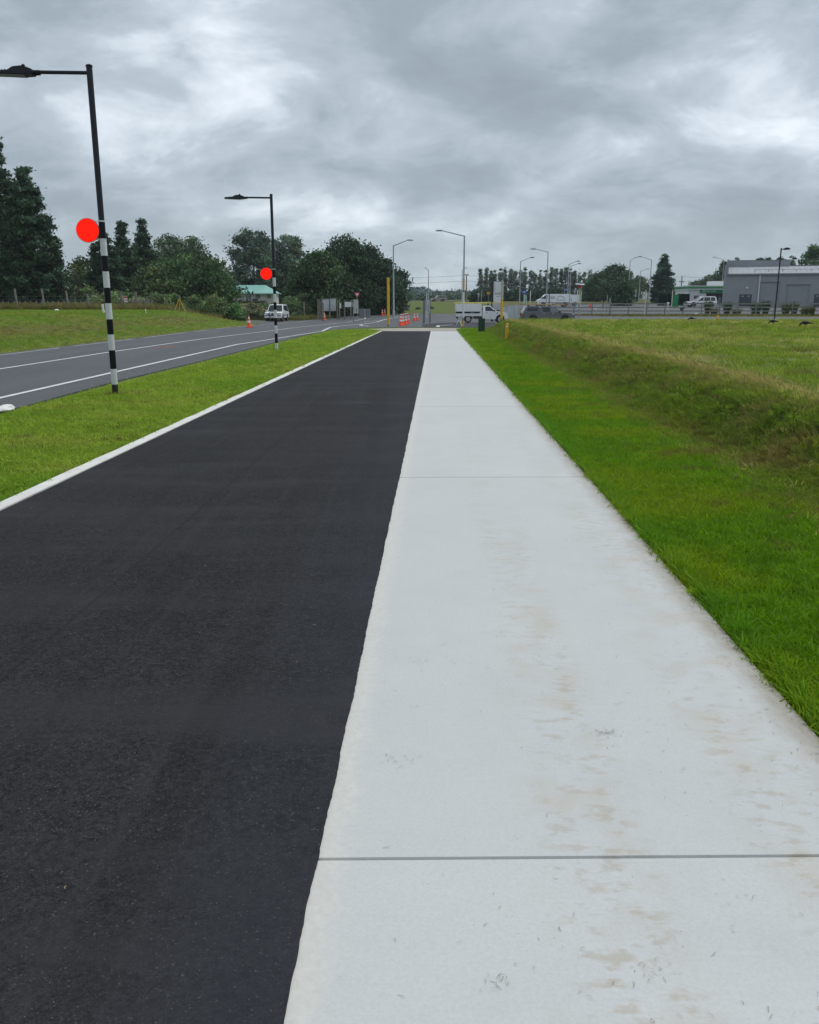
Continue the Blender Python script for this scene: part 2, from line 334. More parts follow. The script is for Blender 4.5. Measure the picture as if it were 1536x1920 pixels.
# ------------------------------------------------------------------ object helpers
def link(o, parent=None):
    COL.objects.link(o)
    if parent is not None: o.parent = parent
    return o
def tag(o, label=None, cat=None, group=None, kind=None):
    if label: o['label'] = label
    if cat: o['category'] = cat
    if group: o['group'] = group
    if kind: o['kind'] = kind
    return o
def thing(name, label, cat, loc, rz=0.0, group=None):
    o = bpy.data.objects.new(name, None); o.empty_display_size = .2; link(o)
    o.location = loc; o.rotation_euler = (0, 0, rz); return tag(o, label, cat, group)
def copy_tree(o, parent=None):
    c = o.copy(); link(c)
    if parent is not None: c.parent = parent
    for ch in list(o.children): copy_tree(ch, c)
    return c
class MB:
    def __init__(s): s.v = []; s.f = []
    def add(s, v, f):
        n = len(s.v); s.v += [tuple(q) for q in v]; s.f += [tuple(i + n for i in q) for q in f]; return s
    def box(s, x0, x1, y0, y1, z0, z1, bev=0.0):
        v = [(x, y, z) for x in (x0, x1) for y in (y0, y1) for z in (z0, z1)]
        return s.add(v, [(0, 1, 3, 2), (4, 6, 7, 5), (0, 4, 5, 1), (2, 3, 7, 6), (0, 2, 6, 4), (1, 5, 7, 3)])
    def cbox(s, c, d): return s.box(c[0] - d[0] / 2, c[0] + d[0] / 2, c[1] - d[1] / 2, c[1] + d[1] / 2, c[2] - d[2] / 2, c[2] + d[2] / 2)
    def tube(s, pts, rad, n=8, caps=True):
        pts = [Vector(p) for p in pts]
        if isinstance(rad, (int, float)): rad = [rad] * len(pts)
        rings = []; b = len(s.v)
        for i, p in enumerate(pts):
            d = (pts[min(i + 1, len(pts) - 1)] - pts[max(i - 1, 0)]).normalized()
            u = d.orthogonal().normalized() if abs(d.z) > .9 else d.cross(Vector((0, 0, 1))).normalized()
            if abs(d.z) > .9: u = (Vector((1, 0, 0)) - d * d.x).normalized()
            w = d.cross(u)
            for k in range(n):
                a = 2 * math.pi * k / n; s.v.append(tuple(p + (u * math.cos(a) + w * math.sin(a)) * rad[i]))
        for i in range(len(pts) - 1):
            for k in range(n):
                s.f.append((b + i * n + k, b + i * n + (k + 1) % n, b + (i + 1) * n + (k + 1) % n, b + (i + 1) * n + k))
        if caps: s.f.append(tuple(b + k for k in range(n))[::-1]); s.f.append(tuple(b + (len(pts) - 1) * n + k for k in range(n)))
        return s
    def lathe(s, prof, n=16, axis='z', c=(0, 0, 0)):
        b = len(s.v)
        for r, h in prof:
            for k in range(n):
                a = 2 * math.pi * k / n; p, q = r * math.cos(a), r * math.sin(a)
                v = (p, q, h) if axis == 'z' else ((p, h, q) if axis == 'y' else (h, p, q))
                s.v.append((v[0] + c[0], v[1] + c[1], v[2] + c[2]))
        for i in range(len(prof) - 1):
            for k in range(n): s.f.append((b + i * n + k, b + i * n + (k + 1) % n, b + (i + 1) * n + (k + 1) % n, b + (i + 1) * n + k))
        s.f.append(tuple(b + k for k in range(n))[::-1]); s.f.append(tuple(b + (len(prof) - 1) * n + k for k in range(n)))
        return s
    def prism(s, pts, w0, w1, axis='y', taper=0.0, zb=0.0):
        """polygon in x-z extruded along y from w0 to w1; with taper the sides lean in above zb"""
        n = len(pts); v = []
        for w in (w0, w1):
            for (x, z) in pts:
                k = w - math.copysign(taper * max(0, z - zb), w) if taper else w
                v.append((x, k, z) if axis == 'y' else (k, x, z))
        f = [tuple(range(n))[::-1], tuple(range(n, 2 * n))]
        f += [(i, (i + 1) % n, n + (i + 1) % n, n + i) for i in range(n)]
        return s.add(v, f)
    def quad(s, a, b, c, d): return s.add([a, b, c, d], [(0, 1, 2, 3)])
    def slab(s, q, th):
        """a four-cornered plate with thickness th along its normal"""
        a, b, c, d = [Vector(k) for k in q]; n = (b - a).cross(d - a).normalized() * th
        v = [a, b, c, d, a - n, b - n, c - n, d - n]
        return s.add(v, [(0, 1, 2, 3), (7, 6, 5, 4), (0, 4, 5, 1), (1, 5, 6, 2), (2, 6, 7, 3), (3, 7, 4, 0)])
    def build(s, name, m, parent=None, smooth=False, label=None, bev=0.0):
        me = bpy.data.meshes.new(name); me.from_pydata(s.v, [], s.f); me.validate(); me.update()
        import bmesh
        bm = bmesh.new(); bm.from_mesh(me); bmesh.ops.recalc_face_normals(bm, faces=bm.faces)
        if bev > 0: bmesh.ops.bevel(bm, geom=list(bm.edges), offset=bev, segments=2, affect='EDGES', clamp_overlap=True)
        bm.to_mesh(me); bm.free()
        if smooth or bev > 0:
            me.shade_smooth(); me.set_sharp_from_angle(angle=R(40))
        me.materials.append(m); o = link(bpy.data.objects.new(name, me), parent)
        if label: o['label'] = label
        return o
def text_part(body, size, m, parent, loc, rot, name='lettering', shear=0.0, depth=.004, align='LEFT'):
    cu = bpy.data.curves.new(name, 'FONT'); cu.body = body; cu.size = size; cu.shear = shear; cu.extrude = depth; cu.align_x = align
    t = bpy.data.objects.new(name, cu); COL.objects.link(t)
    dg = bpy.context.evaluated_depsgraph_get(); me = bpy.data.meshes.new_from_object(t.evaluated_get(dg))
    bpy.data.objects.remove(t); bpy.data.curves.remove(cu)
    me.materials.clear(); me.materials.append(m); o = link(bpy.data.objects.new(name, me), parent)
    o.location = loc; o.rotation_euler = rot; return o
def sheet(name, poly, m, dz, step=2.0, parent=None, skirt=.06, label=None, flat=None):
    """a ground sheet: polygon in plan, meshed finely enough to follow the terrain, with short sides"""
    pts = []
    n = len(poly)
    for i in range(n):
        a, b = Vector(poly[i]), Vector(poly[(i + 1) % n]); L = (b - a).length; k = max(1, int(L / step))
        for j in range(k): pts.append(a.lerp(b, j / k))
    nb = len(pts)
    xs = [p.x for p in pts]; ys = [p.y for p in pts]
    inner = []
    gx = np.arange(min(xs) + step / 2, max(xs), step); gy = np.arange(min(ys) + step / 2, max(ys), step)
    P = np.array([(p.x, p.y) for p in pts])
    X, Y = np.meshgrid(gx, gy); X = X.ravel(); Y = Y.ravel()
    ins = np.zeros(len(X), bool); j = nb - 1
    for i in range(nb):
        xi, yi = P[i]; xj, yj = P[j]
        if yi != yj: ins ^= ((yi > Y) != (yj > Y)) & (X < (xj - xi) * (Y - yi) / (yj - yi) + xi)
        j = i
    X = X[ins]; Y = Y[ins]
    if len(X):
        d = np.min(np.hypot(X[:, None] - P[None, :, 0], Y[:, None] - P[None, :, 1]), axis=1); X = X[d > step * .35]; Y = Y[d > step * .35]
    allp = pts + [Vector((a, b)) for a, b in zip(X, Y)]
    vs, es, fs, *_ = geometry.delaunay_2d_cdt(allp, [], [list(range(nb))], 1, 1e-5)
    vx = np.array([v.x for v in vs]); vy = np.array([v.y for v in vs])
    vz = (gz(vx, vy) if flat is None else np.full(len(vx), flat)) + dz
    V = list(zip(vx, vy, vz)); Fc = [tuple(f) for f in fs]
    from collections import Counter
    ec = Counter(); od = {}
    for f in Fc:
        for a, b in zip(f, f[1:] + f[:1]): ec[frozenset((a, b))] += 1; od[frozenset((a, b))] = (a, b)
    low = {}
    for e_, c_ in list(ec.items()):
        if c_ == 1:
            a, b = od[e_]
            for q in (a, b):
                if q not in low: low[q] = len(V); V.append((V[q][0], V[q][1], V[q][2] - skirt))
            Fc.append((b, a, low[a], low[b]))
    me = bpy.data.meshes.new(name); me.from_pydata(V, [], Fc); me.update(); me.materials.append(m)
    o = link(bpy.data.objects.new(name, me), parent)
    if label: o['label'] = label
    return o
def strip(name, line, w, m, dz, parent, step=1.5):
    """a painted line of width w along a polyline in plan, laid on the terrain"""
    pts = []
    for a, b in zip(line[:-1], line[1:]):
        a, b = Vector(a), Vector(b); k = max(1, int((b - a).length / step))
        for j in range(k): pts.append(a.lerp(b, j / k))
    pts.append(Vector(line[-1]))
    V, Fc = [], []
    for i, p in enumerate(pts):
        d = (pts[min(i + 1, len(pts) - 1)] - pts[max(i - 1, 0)]).normalized(); nrm = Vector((-d.y, d.x)) * w / 2
        for q in (p + nrm, p - nrm): V.append((q.x, q.y, gz1(q.x, q.y) + dz))
    for i in range(len(pts) - 1): Fc.append((2 * i, 2 * i + 1, 2 * i + 3, 2 * i + 2))
    me = bpy.data.meshes.new(name); me.from_pydata(V, [], Fc); me.update(); me.materials.append(m)
    return link(bpy.data.objects.new(name, me), parent)

# ------------------------------------------------------------------ terrain
T_R, T_C, T_L, T_K = 1.45, -.335, -3.42, -3.56       # path edges: grass, joint of concrete and asphalt, kerb, kerb outside
S_END = 55.3
def lerp3(a, b, f): return a * (1 - f[..., None]) + b * f[..., None]
def zone_tint(x, y):
    x = np.asarray(x, float); y = np.asarray(y, float); s, t = st_of(x, y)
    lush = np.array([.074, .158, .004]); berm = np.array([.135, .205, .024]); dry = np.array([.185, .185, .058]); brown = np.array([.095, .070, .034]); fieldg = np.array([.105, .140, .022]); bankc = np.array([.100, .142, .020])
    straw = np.array([.27, .245, .12]); rough = np.array([.085, .095, .030])
    c = np.ones(x.shape + (3,)) * fieldg
    n1 = fbm(x * .35, y * .35, 21); n2 = fbm(x * 1.2, y * 1.2, 22); n3 = fbm(x * 4, y * 4, 23)
    # right verge
    v = sst((3.25 - t) / .5) * (t > 0)
    cv = lerp3(np.ones(c.shape) * lush, np.array([.120, .175, .006]), sst((n2 - .42) / .25) * .8)
    cv = lerp3(cv, brown, sst((n3 - .68) / .12) * .7 * sst((t - 1.9) / .6))
    c = lerp3(c, cv, v)
    # bank
    b = sst((t - 2.75) / .5) * sst((4.35 - t) / .35) * (y < 60)
    cb = lerp3(np.ones(c.shape) * bankc, brown * 1.25, sst((fbm(s * 1.6, t * 3, 31) - .5) / .2) * .6)
    cb = lerp3(cb, np.array([.075, .135, .015]), sst((fbm(s * .9, t * 2, 33) - .5) / .15) * .7)
    c = lerp3(c, cb, b)
    # field on top
    f = sst((t - 4.1) / .4) * (y < 62)
    cf = lerp3(np.ones(c.shape) * np.array([.110, .165, .020]), dry, sst((n1 - .45) / .2) * .65)
    cf = lerp3(cf, straw, sst((n2 - .58) / .15) * .6); cf = lerp3(cf, brown, sst((fbm(x * .8, y * .8, 41) - .68) / .1) * .7)
    lip = np.exp(-((t - 4.55) / .4) ** 2); cf = lerp3(cf, straw * .85, lip * .8)
    c = lerp3(c, cf, f)
    # left verge
    v = sst((-3.4 - t) / .2) * (x > -6.8) * (y < 72)
    cv = lerp3(np.ones(c.shape) * berm, np.array([.095, .180, .014]), sst((n1 - .45) / .2) * .7)
    cv = lerp3(cv, np.array([.185, .225, .045]), sst((n2 - .52) / .2) * .6); cv = lerp3(cv, brown, sst((n3 - .70) / .1) * .75)
    c = lerp3(c, cv, v)
    # left field
    d = -13.6 - x
    v = sst(d / .5) * (y < 200)
    cl = lerp3(np.ones(c.shape) * np.array([.105, .170, .020]), np.array([.140, .170, .036]), sst((n1 - .4) / .25) * .8)
    band = np.exp(-((d - 4.2) / 1.2) ** 2); cl = lerp3(cl, np.array([.150, .115, .055]), band * sst((fbm(x * .5, y * .12, 51) - .42) / .25) * .7)
    cl = lerp3(cl, straw * .8, np.exp(-(d / 1.0) ** 2) * .5)
    c = lerp3(c, cl, v)
    c = lerp3(c, rough, sst((y - 84) / 6) * sst((-16 - x) / 4) * .9)
    c = lerp3(c, np.array([.095, .130, .026]), sst((y - 112) / 10) * (x > -16) * (x < 20))
    c = lerp3(c, np.array([.105, .115, .035]), sst((y - 98) / 6) * (x >= 12))
    c = lerp3(c, np.array([.10, .12, .05]), sst((y - 330) / 100))
    return c
def grid_lines(parts):
    out = []
    for a, b, stp in parts: out += list(np.arange(a, b - 1e-6, stp))
    out.append(parts[-1][1]); return np.array(out)
gxs = grid_lines([(-3000, -600, 300), (-600, -150, 30), (-150, -40, 5), (-40, -15, 1), (-15, -7, .5), (-7, 8, .14), (8, 16, .4), (16, 60, 1.5), (60, 160, 6), (160, 600, 30), (600, 3000, 300)])
gys = grid_lines([(-30, -2, 4), (-2, 2, .5), (2, 24, .16), (24, 62, .45), (62, 125, 1.2), (125, 340, 6), (340, 1000, 30), (1000, 4000, 300)])
GX, GY = np.meshgrid(gxs, gys); nx, ny = len(gxs), len(gys)
GZ = gz(GX, GY)
GS, GT = st_of(GX, GY)
# the subsoil lies lower under the paved path so the slabs sit in it
GZ = GZ - .03 * ((GT > T_K + .02) & (GT < T_R - .02) & (GS < S_END + 4) & (GS > -25))
me = bpy.data.meshes.new('ground')
idx = np.arange(nx * ny).reshape(ny, nx)
fq = np.stack([idx[:-1, :-1], idx[:-1, 1:], idx[1:, 1:], idx[1:, :-1]], -1).reshape(-1, 4)
def fast_mesh(me, V, Q):
    me.vertices.add(len(V)); me.vertices.foreach_set('co', np.asarray(V, np.float32).ravel())
    k = Q.shape[1]; me.loops.add(Q.size); me.loops.foreach_set('vertex_index', Q.ravel().astype(np.int32))
    me.polygons.add(len(Q)); me.polygons.foreach_set('loop_start', np.arange(0, Q.size, k, dtype=np.int32))
    me.update(calc_edges=True); me.validate()
fast_mesh(me, np.stack([GX.ravel(), GY.ravel(), GZ.ravel()], 1), fq)
tint = zone_tint(GX.ravel(), GY.ravel())
ca = me.color_attributes.new('tint', 'FLOAT_COLOR', 'POINT'); ca.data.foreach_set('color', np.concatenate([tint, np.ones((len(tint), 1))], 1).astype(np.float32).ravel())
me.shade_smooth(); me.materials.append(M_GROUND)
ground = tag(link(bpy.data.objects.new('ground', me)), 'mown grass ground with banks and verges', kind='structure')

# ------------------------------------------------------------------ paths and roads
def wob(s, k, amp): return amp * (float(fbm(s * 3.0, k, 60)) - .5) * 2
# concrete path of single slabs
conc = tag(bpy.data.objects.new('concrete_path', None), 'pale new concrete footpath of long slabs', kind='structure'); link(conc)
joints = [-9.3, -3.5, 2.18, 7.90, 13.73, 19.55, 26.9, 34.8, 41.5, 48.3, S_END]
for s0, s1 in zip(joints[:-1], joints[1:]):
    g = .0035 if s0 < 5 else .007
    sk = .075
    c = [xy_of(s0 + g, T_C - .02), xy_of(s0 + g + sk, T_R), xy_of(s1 - g + sk, T_R), xy_of(s1 - g, T_C - .02)]
    V = []; bevw = .0035
    top = [xy_of(s0 + g + bevw, T_C - .02), xy_of(s0 + g + bevw + sk, T_R - bevw), xy_of(s1 - g - bevw + sk, T_R - bevw), xy_of(s1 - g - bevw, T_C - .02)]
    V = [(a, b, .024) for a, b in top] + [(a, b, .016) for a, b in c] + [(a, b, -.06) for a, b in c]
    m_ = MB().add(V, [(0, 1, 2, 3)] + [(4 + i, 4 + (i + 1) % 4, (i + 1) % 4, i) for i in range(4)] + [(8 + i, 8 + (i + 1) % 4, 4 + (i + 1) % 4, 4 + i) for i in range(4)])
    m_.build('slab', M_CONC, conc)
    if s1 < S_END: pass
MB().add([(*xy_of(-9.3, T_C + .01), -.035), (*xy_of(-9.3, T_R - .02), -.035), (*xy_of(S_END, T_R - .02), -.035), (*xy_of(S_END, T_C + .01), -.035)], [(0, 1, 2, 3)]).build('joint_filler', mat('joint_filler', (.03, .025, .022), .9), conc)
# asphalt path: its edge laps a little over the slabs
ss_ = np.concatenate([np.arange(-9, 14, .018), np.arange(14, S_END + .01, .08)])
left = [xy_of(s, T_L + .004 * math.sin(s * 2)) for s in ss_]; right = [xy_of(s, T_C + wob(s, 2, .004) + wob(s * 2.3, 9, .004) + wob(s * 17, 5, .0025)) for s in ss_]
V = [(a, b, .030) for a, b in left] + [(a, b, .0305) for a, b in right] + [(a, b, .02) for a, b in left] + [(a, b, .02) for a, b in right]
n = len(ss_); Fc = [(i, n + i, n + i + 1, i + 1) for i in range(n - 1)] + [(2 * n + i, i, i + 1, 2 * n + i + 1) for i in range(n - 1)] + [(n + i, 3 * n + i, 3 * n + i + 1, n + i + 1) for i in range(n - 1)]
me = bpy.data.meshes.new('asphalt_path'); me.from_pydata(V, [], Fc); me.update(); me.materials.append(M_ASPH)
tag(link(bpy.data.objects.new('asphalt_path', me)), 'fresh black asphalt path beside the concrete', kind='structure')
# kerb edging
ss_ = np.arange(-9, S_END + .4, .3); V = []; Fc = []
for s in ss_:
    a, b = T_K + wob(s, 4, .012), T_L - .002
    for t_, z_ in ((a, -.05), (a, .034), (a + .012, .046), (b - .008, .046), (b, .040), (b, -.05)): V.append((*xy_of(s, t_), z_))
for i in range(len(ss_) - 1):
    for j in range(5): Fc.append((i * 6 + j, i * 6 + j + 1, i * 6 + 6 + j + 1, i * 6 + 6 + j))
me = bpy.data.meshes.new('kerb'); me.from_pydata(V, [], Fc); me.update(); me.materials.append(M_KERB)
tag(link(bpy.data.objects.new('kerb', me)), 'narrow pale concrete edging along the asphalt path', kind='structure')
# brown apron across the end of the path
apron = [G(700, 621.5), xy_of(S_END, T_K), xy_of(S_END, T_R), xy_of(S_END + .2, T_R + .05), G(857, 614), G(856, 612.2), G(780, 612.4), G(742, 614.2), G(718, 617.5)]
apron = [xy_of(S_END + .02, T_K - .5), xy_of(S_END + .02, T_R + .1), xy_of(63.5, T_R + .35), xy_of(63.8, -1.9), xy_of(62.0, -3.6), xy_of(59.0, -4.6)]
o = sheet('pavement', apron, M_APRON, .03, 1.0); tag(o, 'brownish concrete apron across the end of both paths', kind='structure')
# roads
near_edge = [(-6.2, -20), (-6.2, 13), (-6.3, 18.5), (-6.1, 25.7), (-5.95, 38), (-5.7, 50), (-5.2, 57), (-3.9, 63), (-2.0, 66.2), (.5, 67.3)]
far_edge = [(-13.75, -20), (-13.75, 60), (-13.6, 70), (-13.2, 78), (-16.6, 84), (-17.2, 92), (-15.6, 99), (-12.6, 103), (-11.2, 112), (-8.3, 119), (-6.0, 126), (-2.5, 131)]
road_poly = near_edge + [(.55, 70), (.9, 82), (2.5, 97), (4, 112), (3, 131)] + far_edge[::-1]
road = tag(sheet('main_road', road_poly, M_ROAD, .030, 1.6), 'grey chipseal road running away on the left', kind='structure')
side_poly = [(.57, 67.35), (.55, 70), (.9, 82), (2.5, 97), (4, 112), (3, 131), (9, 128), (16, 118), (24, 106.5), (40, 105), (75, 105), (75, 84.5), (40, 84.5), (26, 83), (14, 77), (9.5, 71), (7.0, 67), (3.6, 66.2)]
side = tag(sheet('side_road', side_poly, M_ROAD2, .026, 1.6), 'grey side road crossing behind the grass field', kind='structure')
patch_poly = [(.9, 67.5), (1.2, 70), (1.0, 76), (1.3, 82), (3, 90), (9, 91), (12, 86), (11, 77), (8, 71), (6.2, 67.8), (3.6, 66.8)]
sheet('new_seal_patch', patch_poly, M_ASPH2, .036, 1.6, side, skirt=.03, label='darker fresh seal at the mouth of the side road')
hw = tag(sheet('highway', [(-60, 262), (160, 262), (160, 276), (-60, 276)], M_ROAD2, .06, 5), 'far highway crossing behind the grass', kind='structure')
LD = .037
strip('edge_line', [(-7.15, 2), (-7.15, 36), (-6.6, 42), (-6.1, 48), (-5.5, 54.5)], .13, M_PAINT, LD, road)
strip('edge_line', [(-5.5, 54.8), (-5.95, 66), (-5.75, 71), (-4.4, 84), (-2.8, 106), (-1.4, 117)], .16, M_PAINT, LD, road)
strip('centre_line', [(-10.5, 2), (-10.4, 30), (-10.05, 42), (-8.8, 57), (-8.3, 68), (-7.3, 90), (-5.6, 106)], .12, M_PAINT, LD, road)
for a, b in [(2, 17), (17.6, 24.5), (25.5, 33), (34.4, 42), (43.6, 52), (54, 58), (60, 65), (66.5, 80)]:
    strip('edge_line', [(-13.32, a), (-13.32 + .0 * b, b)], .11, M_PAINTW, LD, road)
strip('edge_line', [(-13.2, 82), (-12.0, 96), (-10.6, 110)], .12, M_PAINTW, LD, road)
strip('give_way_line', [(2.2, 67.6), (2.4, 73.5), (3.9, 78.5)], .28, M_PAINT, .041, side)
strip('kerb_line', [(1.3, 71.6), (8.4, 72.2)], .16, M_PAINTW, .041, side)
strip('lane_line', [(4.6, 96), (14, 97.5)], .2, M_PAINTW, .031, side)
strip('lane_line', [(-5.0, 96), (1, 118)], .15, M_PAINTW, LD, road)
for px, py, L in [(313, 652.5, 1.4)]:
    x, y = G(px, py); strip('survey_mark', [(x - .25, y - L / 2), (x + .1, y + L / 2)], .10, M_ORANGE, LD + .004, road)
for px, py in [(365, 653), (497, 653), (300, 665)]:
    x, y = G(px, py); strip('patch_mark', [(x - .3, y), (x + .8, y + .4)], .12, mat('pale_scuff', (.20, .205, .215), .8, .2, 4), LD, road)

# ------------------------------------------------------------------ vegetation builders
def add_cols(me, name, cols):
    ca = me.color_attributes.new(name, 'FLOAT_COLOR', 'POINT'); ca.data.foreach_set('color', np.concatenate([cols, np.ones((len(cols), 1))], 1).astype(np.float32).ravel())
def crown_arrays(prof, n, leaves, leaf, tint, rng, centre=(0, 0), boughs=None, csig=.5, squash=1.0, flat=.0, core=.25, wmin=.05, var=.62, lobes=3, bsig=.12):
    tint = np.asarray(tint) * 2.8 * np.array([1.0, 1.05, 1.15])
    """leaf-sized faces in clumps round boughs; prof = [(height, radius), ...]"""
    hs = np.array([p[0] for p in prof]); rs = np.array([p[1] for p in prof])
    hh = np.linspace(hs[0], hs[-1], 60); rr = np.interp(hh, hs, rs); cdf = np.cumsum(rr + wmin * rr.max()); cdf /= cdf[-1]
    boughs = max(10, n // 4) if boughs is None else max(boughs, n // 5)
    bh = np.interp(rng.random(boughs), cdf, hh); br = np.interp(bh, hs, rs); ba = rng.random(boughs) * 2 * np.pi
    ph = rng.random(3) * 6.28
    sil = 1 + .13 * np.sin(lobes * ba + ph[0] + bh * .6) + .09 * np.sin(5 * ba + ph[1] - bh)
    bd = br * np.where(rng.random(boughs) < core, np.sqrt(rng.random(boughs)) * .7, .68 + .30 * rng.random(boughs)) * sil
    bt = 1 + var * (rng.random(boughs) * 2 - 1)
    k = rng.integers(0, boughs, n)
    sg = bsig * br[k] + .08
    cxp = bd[k] * np.cos(ba[k]) + rng.normal(0, 1, n) * sg; cyp = bd[k] * np.sin(ba[k]) + rng.normal(0, 1, n) * sg
    czp = bh[k] + rng.normal(0, 1, n) * sg * .7 * squash
    ct = bt[k] * (1 + .2 * rng.normal(0, 1, n))
    m = n * leaves; kk = np.repeat(np.arange(n), leaves)
    px = cxp[kk] + rng.normal(0, csig, m); py = cyp[kk] + rng.normal(0, csig, m); pz = czp[kk] + rng.normal(0, csig * .6 * squash, m)
    nv = rng.normal(0, 1, (m, 3)); nv[:, 2] = np.abs(nv[:, 2]) * (1 - flat) + flat * 2.0; nv /= np.linalg.norm(nv, axis=1)[:, None]
    u = np.cross(nv, rng.normal(0, 1, (m, 3))); u /= np.linalg.norm(u, axis=1)[:, None]; w = np.cross(nv, u)
    sz = leaf * (.55 + .8 * rng.random(m))[:, None]
    P = np.stack([px + centre[0], py + centre[1], pz], 1)
    V = np.empty((m, 4, 3)); V[:, 0] = P - u * sz * .5; V[:, 1] = P + w * sz * .32; V[:, 2] = P + u * sz * .5 + nv * sz * .1; V[:, 3] = P - w * sz * .32
    col = np.clip(np.asarray(tint)[None, :] * np.clip(ct[kk], .35, 2)[:, None] * (1 + .25 * (rng.random((m, 1)) - .5)), .002, .5)
    warm = np.clip(rng.normal(0, .12, n), -.3, .3)[kk]; col[:, 0] *= 1 + warm; col[:, 2] *= 1 - warm * .5
    return V.reshape(-1, 3), np.repeat(col, 4, axis=0)
def leaf_mesh(name, V, Cc, parent=None, label=None):
    me = bpy.data.meshes.new(name); fast_mesh(me, V, np.arange(len(V)).reshape(-1, 4)); add_cols(me, 'shade', Cc); me.materials.append(M_LEAF)
    o = link(bpy.data.objects.new(name, me), parent)
    if label: o['label'] = label
    return o
def trunk_mesh(h, r, rng, limbs=5, spread=1.0, lean=(0, 0), start=.35):
    m = MB(); pts = []; 
    for i in range(6):
        f = i / 5; pts.append((lean[0] * f + rng.normal(0, .05) * r * 4 * f, lean[1] * f + rng.normal(0, .05) * r * 4 * f, -0.3 + f * (h + .3)))
    m.tube(pts, [r * (1.25 - f * 1.05) if f > 0 else r * 1.5 for f in np.linspace(0, 1, 6)], 7)
    for k in range(limbs):
        f = start + (.95 - start) * (k + .5) / limbs; a = rng.random() * 6.28; L = spread * (.55 + .5 * rng.random()) * (1.05 - f * .6)
        p0 = Vector(pts[0]).lerp(Vector(pts[-1]), f); p1 = p0 + Vector((math.cos(a) * L * .5, math.sin(a) * L * .5, L * .30)); p2 = p0 + Vector((math.cos(a + .2) * L, math.sin(a + .2) * L, L * .75))
        m.tube([p0, p1, p2], [r * .45, r * .3, r * .12], 5)
    return m
def tree(name, px, Y, top, hw, prof, label, tint, n=260, leaves=26, leaf=.34, seed=1, group=None, trunk_r=.25, cat='tree', csig=.5, limbs=5, z0=None, **kw):
    """prof: list of (fraction of height, fraction of half width); hw = half width in metres"""
    rng = np.random.default_rng(seed); x = XA(px, Y, 5); zb = gz1(x, Y) if z0 is None else z0
    H = ZA(top, Y) - zb
    t = thing(name, label, cat, (x, Y, zb), 0, group)
    pr = [(a * H, b * hw) for a, b in prof]
    trunk_mesh(H * .86, trunk_r, rng, limbs, hw * .8, start=.3).build('trunk', M_BARK, t, smooth=True)
    V, Cc = crown_arrays(pr, n, leaves, leaf, tint, rng, csig=csig, **kw)
    leaf_mesh('crown', V, Cc, t); return t
ROUND = [(.10, .35), (.2, .75), (.38, 1.0), (.6, .98), (.8, .72), (.93, .35), (.99, .08)]
CONE = [(.04, .8), (.15, 1.0), (.35, .82), (.55, .58), (.72, .38), (.86, .2), (.95, .09), (1.0, .02)]
COLUMN = [(.08, .5), (.2, .85), (.45, 1.0), (.7, .9), (.88, .55), (.98, .12)]
DKG = (.020, .036, .018); MDG = (.030, .054, .020); OLV = (.045, .062, .022); POP = (.082, .100, .074); BLU = (.022, .042, .026); BRT = (.042, .078, .022)
pm = lambda p, Y: p / F * Y      # photo pixels at distance Y in metres

# tall conifers at the left
def conifer(px, Y, top, hwpx, label, seed, tint=DKG, prof=CONE, n=420, leaves=26, leaf=.32, **kw):
    return tree('conifer_tree', px, Y, top, pm(hwpx, Y), prof, label, tint, n=n, leaves=leaves, leaf=leaf, seed=seed, csig=.26, squash=.8, flat=.1, bsig=.05, wmin=.09, **kw)
conifer(15, 98, 254, 66, 'tallest dark conifer at the left edge with a thin ragged top', 11, prof=[(.03, .8), (.2, 1), (.45, .75), (.6, .50), (.72, .31), (.80, .20), (.87, .14), (.93, .11), (.97, .09), (1, .03)], n=2000, trunk_r=.4, boughs=620, core=.3)
conifer(62, 96, 312, 54, 'dense dark conifer beside the tallest one with a lopsided top', 12, prof=[(.03, .9), (.2, 1), (.45, .84), (.62, .64), (.78, .40), (.9, .20), (1, .05)], n=2000, trunk_r=.4, boughs=620, core=.3)
conifer(101, 99, 442, 25, 'small dark conifer at the right foot of the tall conifers', 13, n=200, prof=[(.03, .9), (.4, 1), (.7, .7), (.9, .4), (1, .1)], boughs=40)
conifer(-62, 104, 330, 80, 'dark conifer half outside the left edge of the picture', 17, n=380, boughs=70)
conifer(236, 118, 417, 33, 'spired conifer right of the nearest striped pole, the left of two spires', 14, n=950, boughs=320, core=.3, prof=[(.03, .9), (.3, 1), (.5, .8), (.66, .52), (.80, .28), (.90, .12), (.96, .04), (1, .0)])
conifer(273, 122, 411, 36, 'spired conifer with a thin bare-looking tip, the right of two spires', 15, n=950, boughs=320, core=.3, prof=[(.03, 1), (.3, 1), (.5, .85), (.64, .58), (.74, .28), (.86, .11), (.94, .05), (1, .0)])
conifer(200, 114, 434, 26, 'dark conifer just behind the nearest striped pole', 16, n=520, boughs=160, prof=[(.03, 1), (.4, 1), (.7, .8), (.9, .5), (1, .1)])
# broadleaf group between the poles
def broad(px, Y, top, hwpx, label, seed, tint=MDG, prof=ROUND, n=420, leaves=26, leaf=.36, **kw):
    return tree('broadleaf_tree', px, Y, top, pm(hwpx, Y), prof, label, tint, n=n, leaves=leaves, leaf=leaf, seed=seed, **kw)
broad(150, 112, 482, 34, 'thin half-bare broadleaf tree in front of the grey barn', 21, OLV, n=90, leaves=20, limbs=12, trunk_r=.22, core=.1)
broad(322, 138, 440, 44, 'rounded grey-green gum tree behind the two spired conifers', 22, (.038, .055, .026), n=420, boughs=34)
broad(362, 136, 446, 36, 'rounded gum tree behind the wide low tree', 23, (.034, .050, .022), n=360, boughs=30)
broad(352, 104, 474, 78, 'wide low dark tree behind the survey tripod', 24, (.026, .046, .016), n=900, boughs=70, prof=[(.03, .7), (.15, 1), (.4, 1), (.65, .85), (.85, .5), (1, .1)])
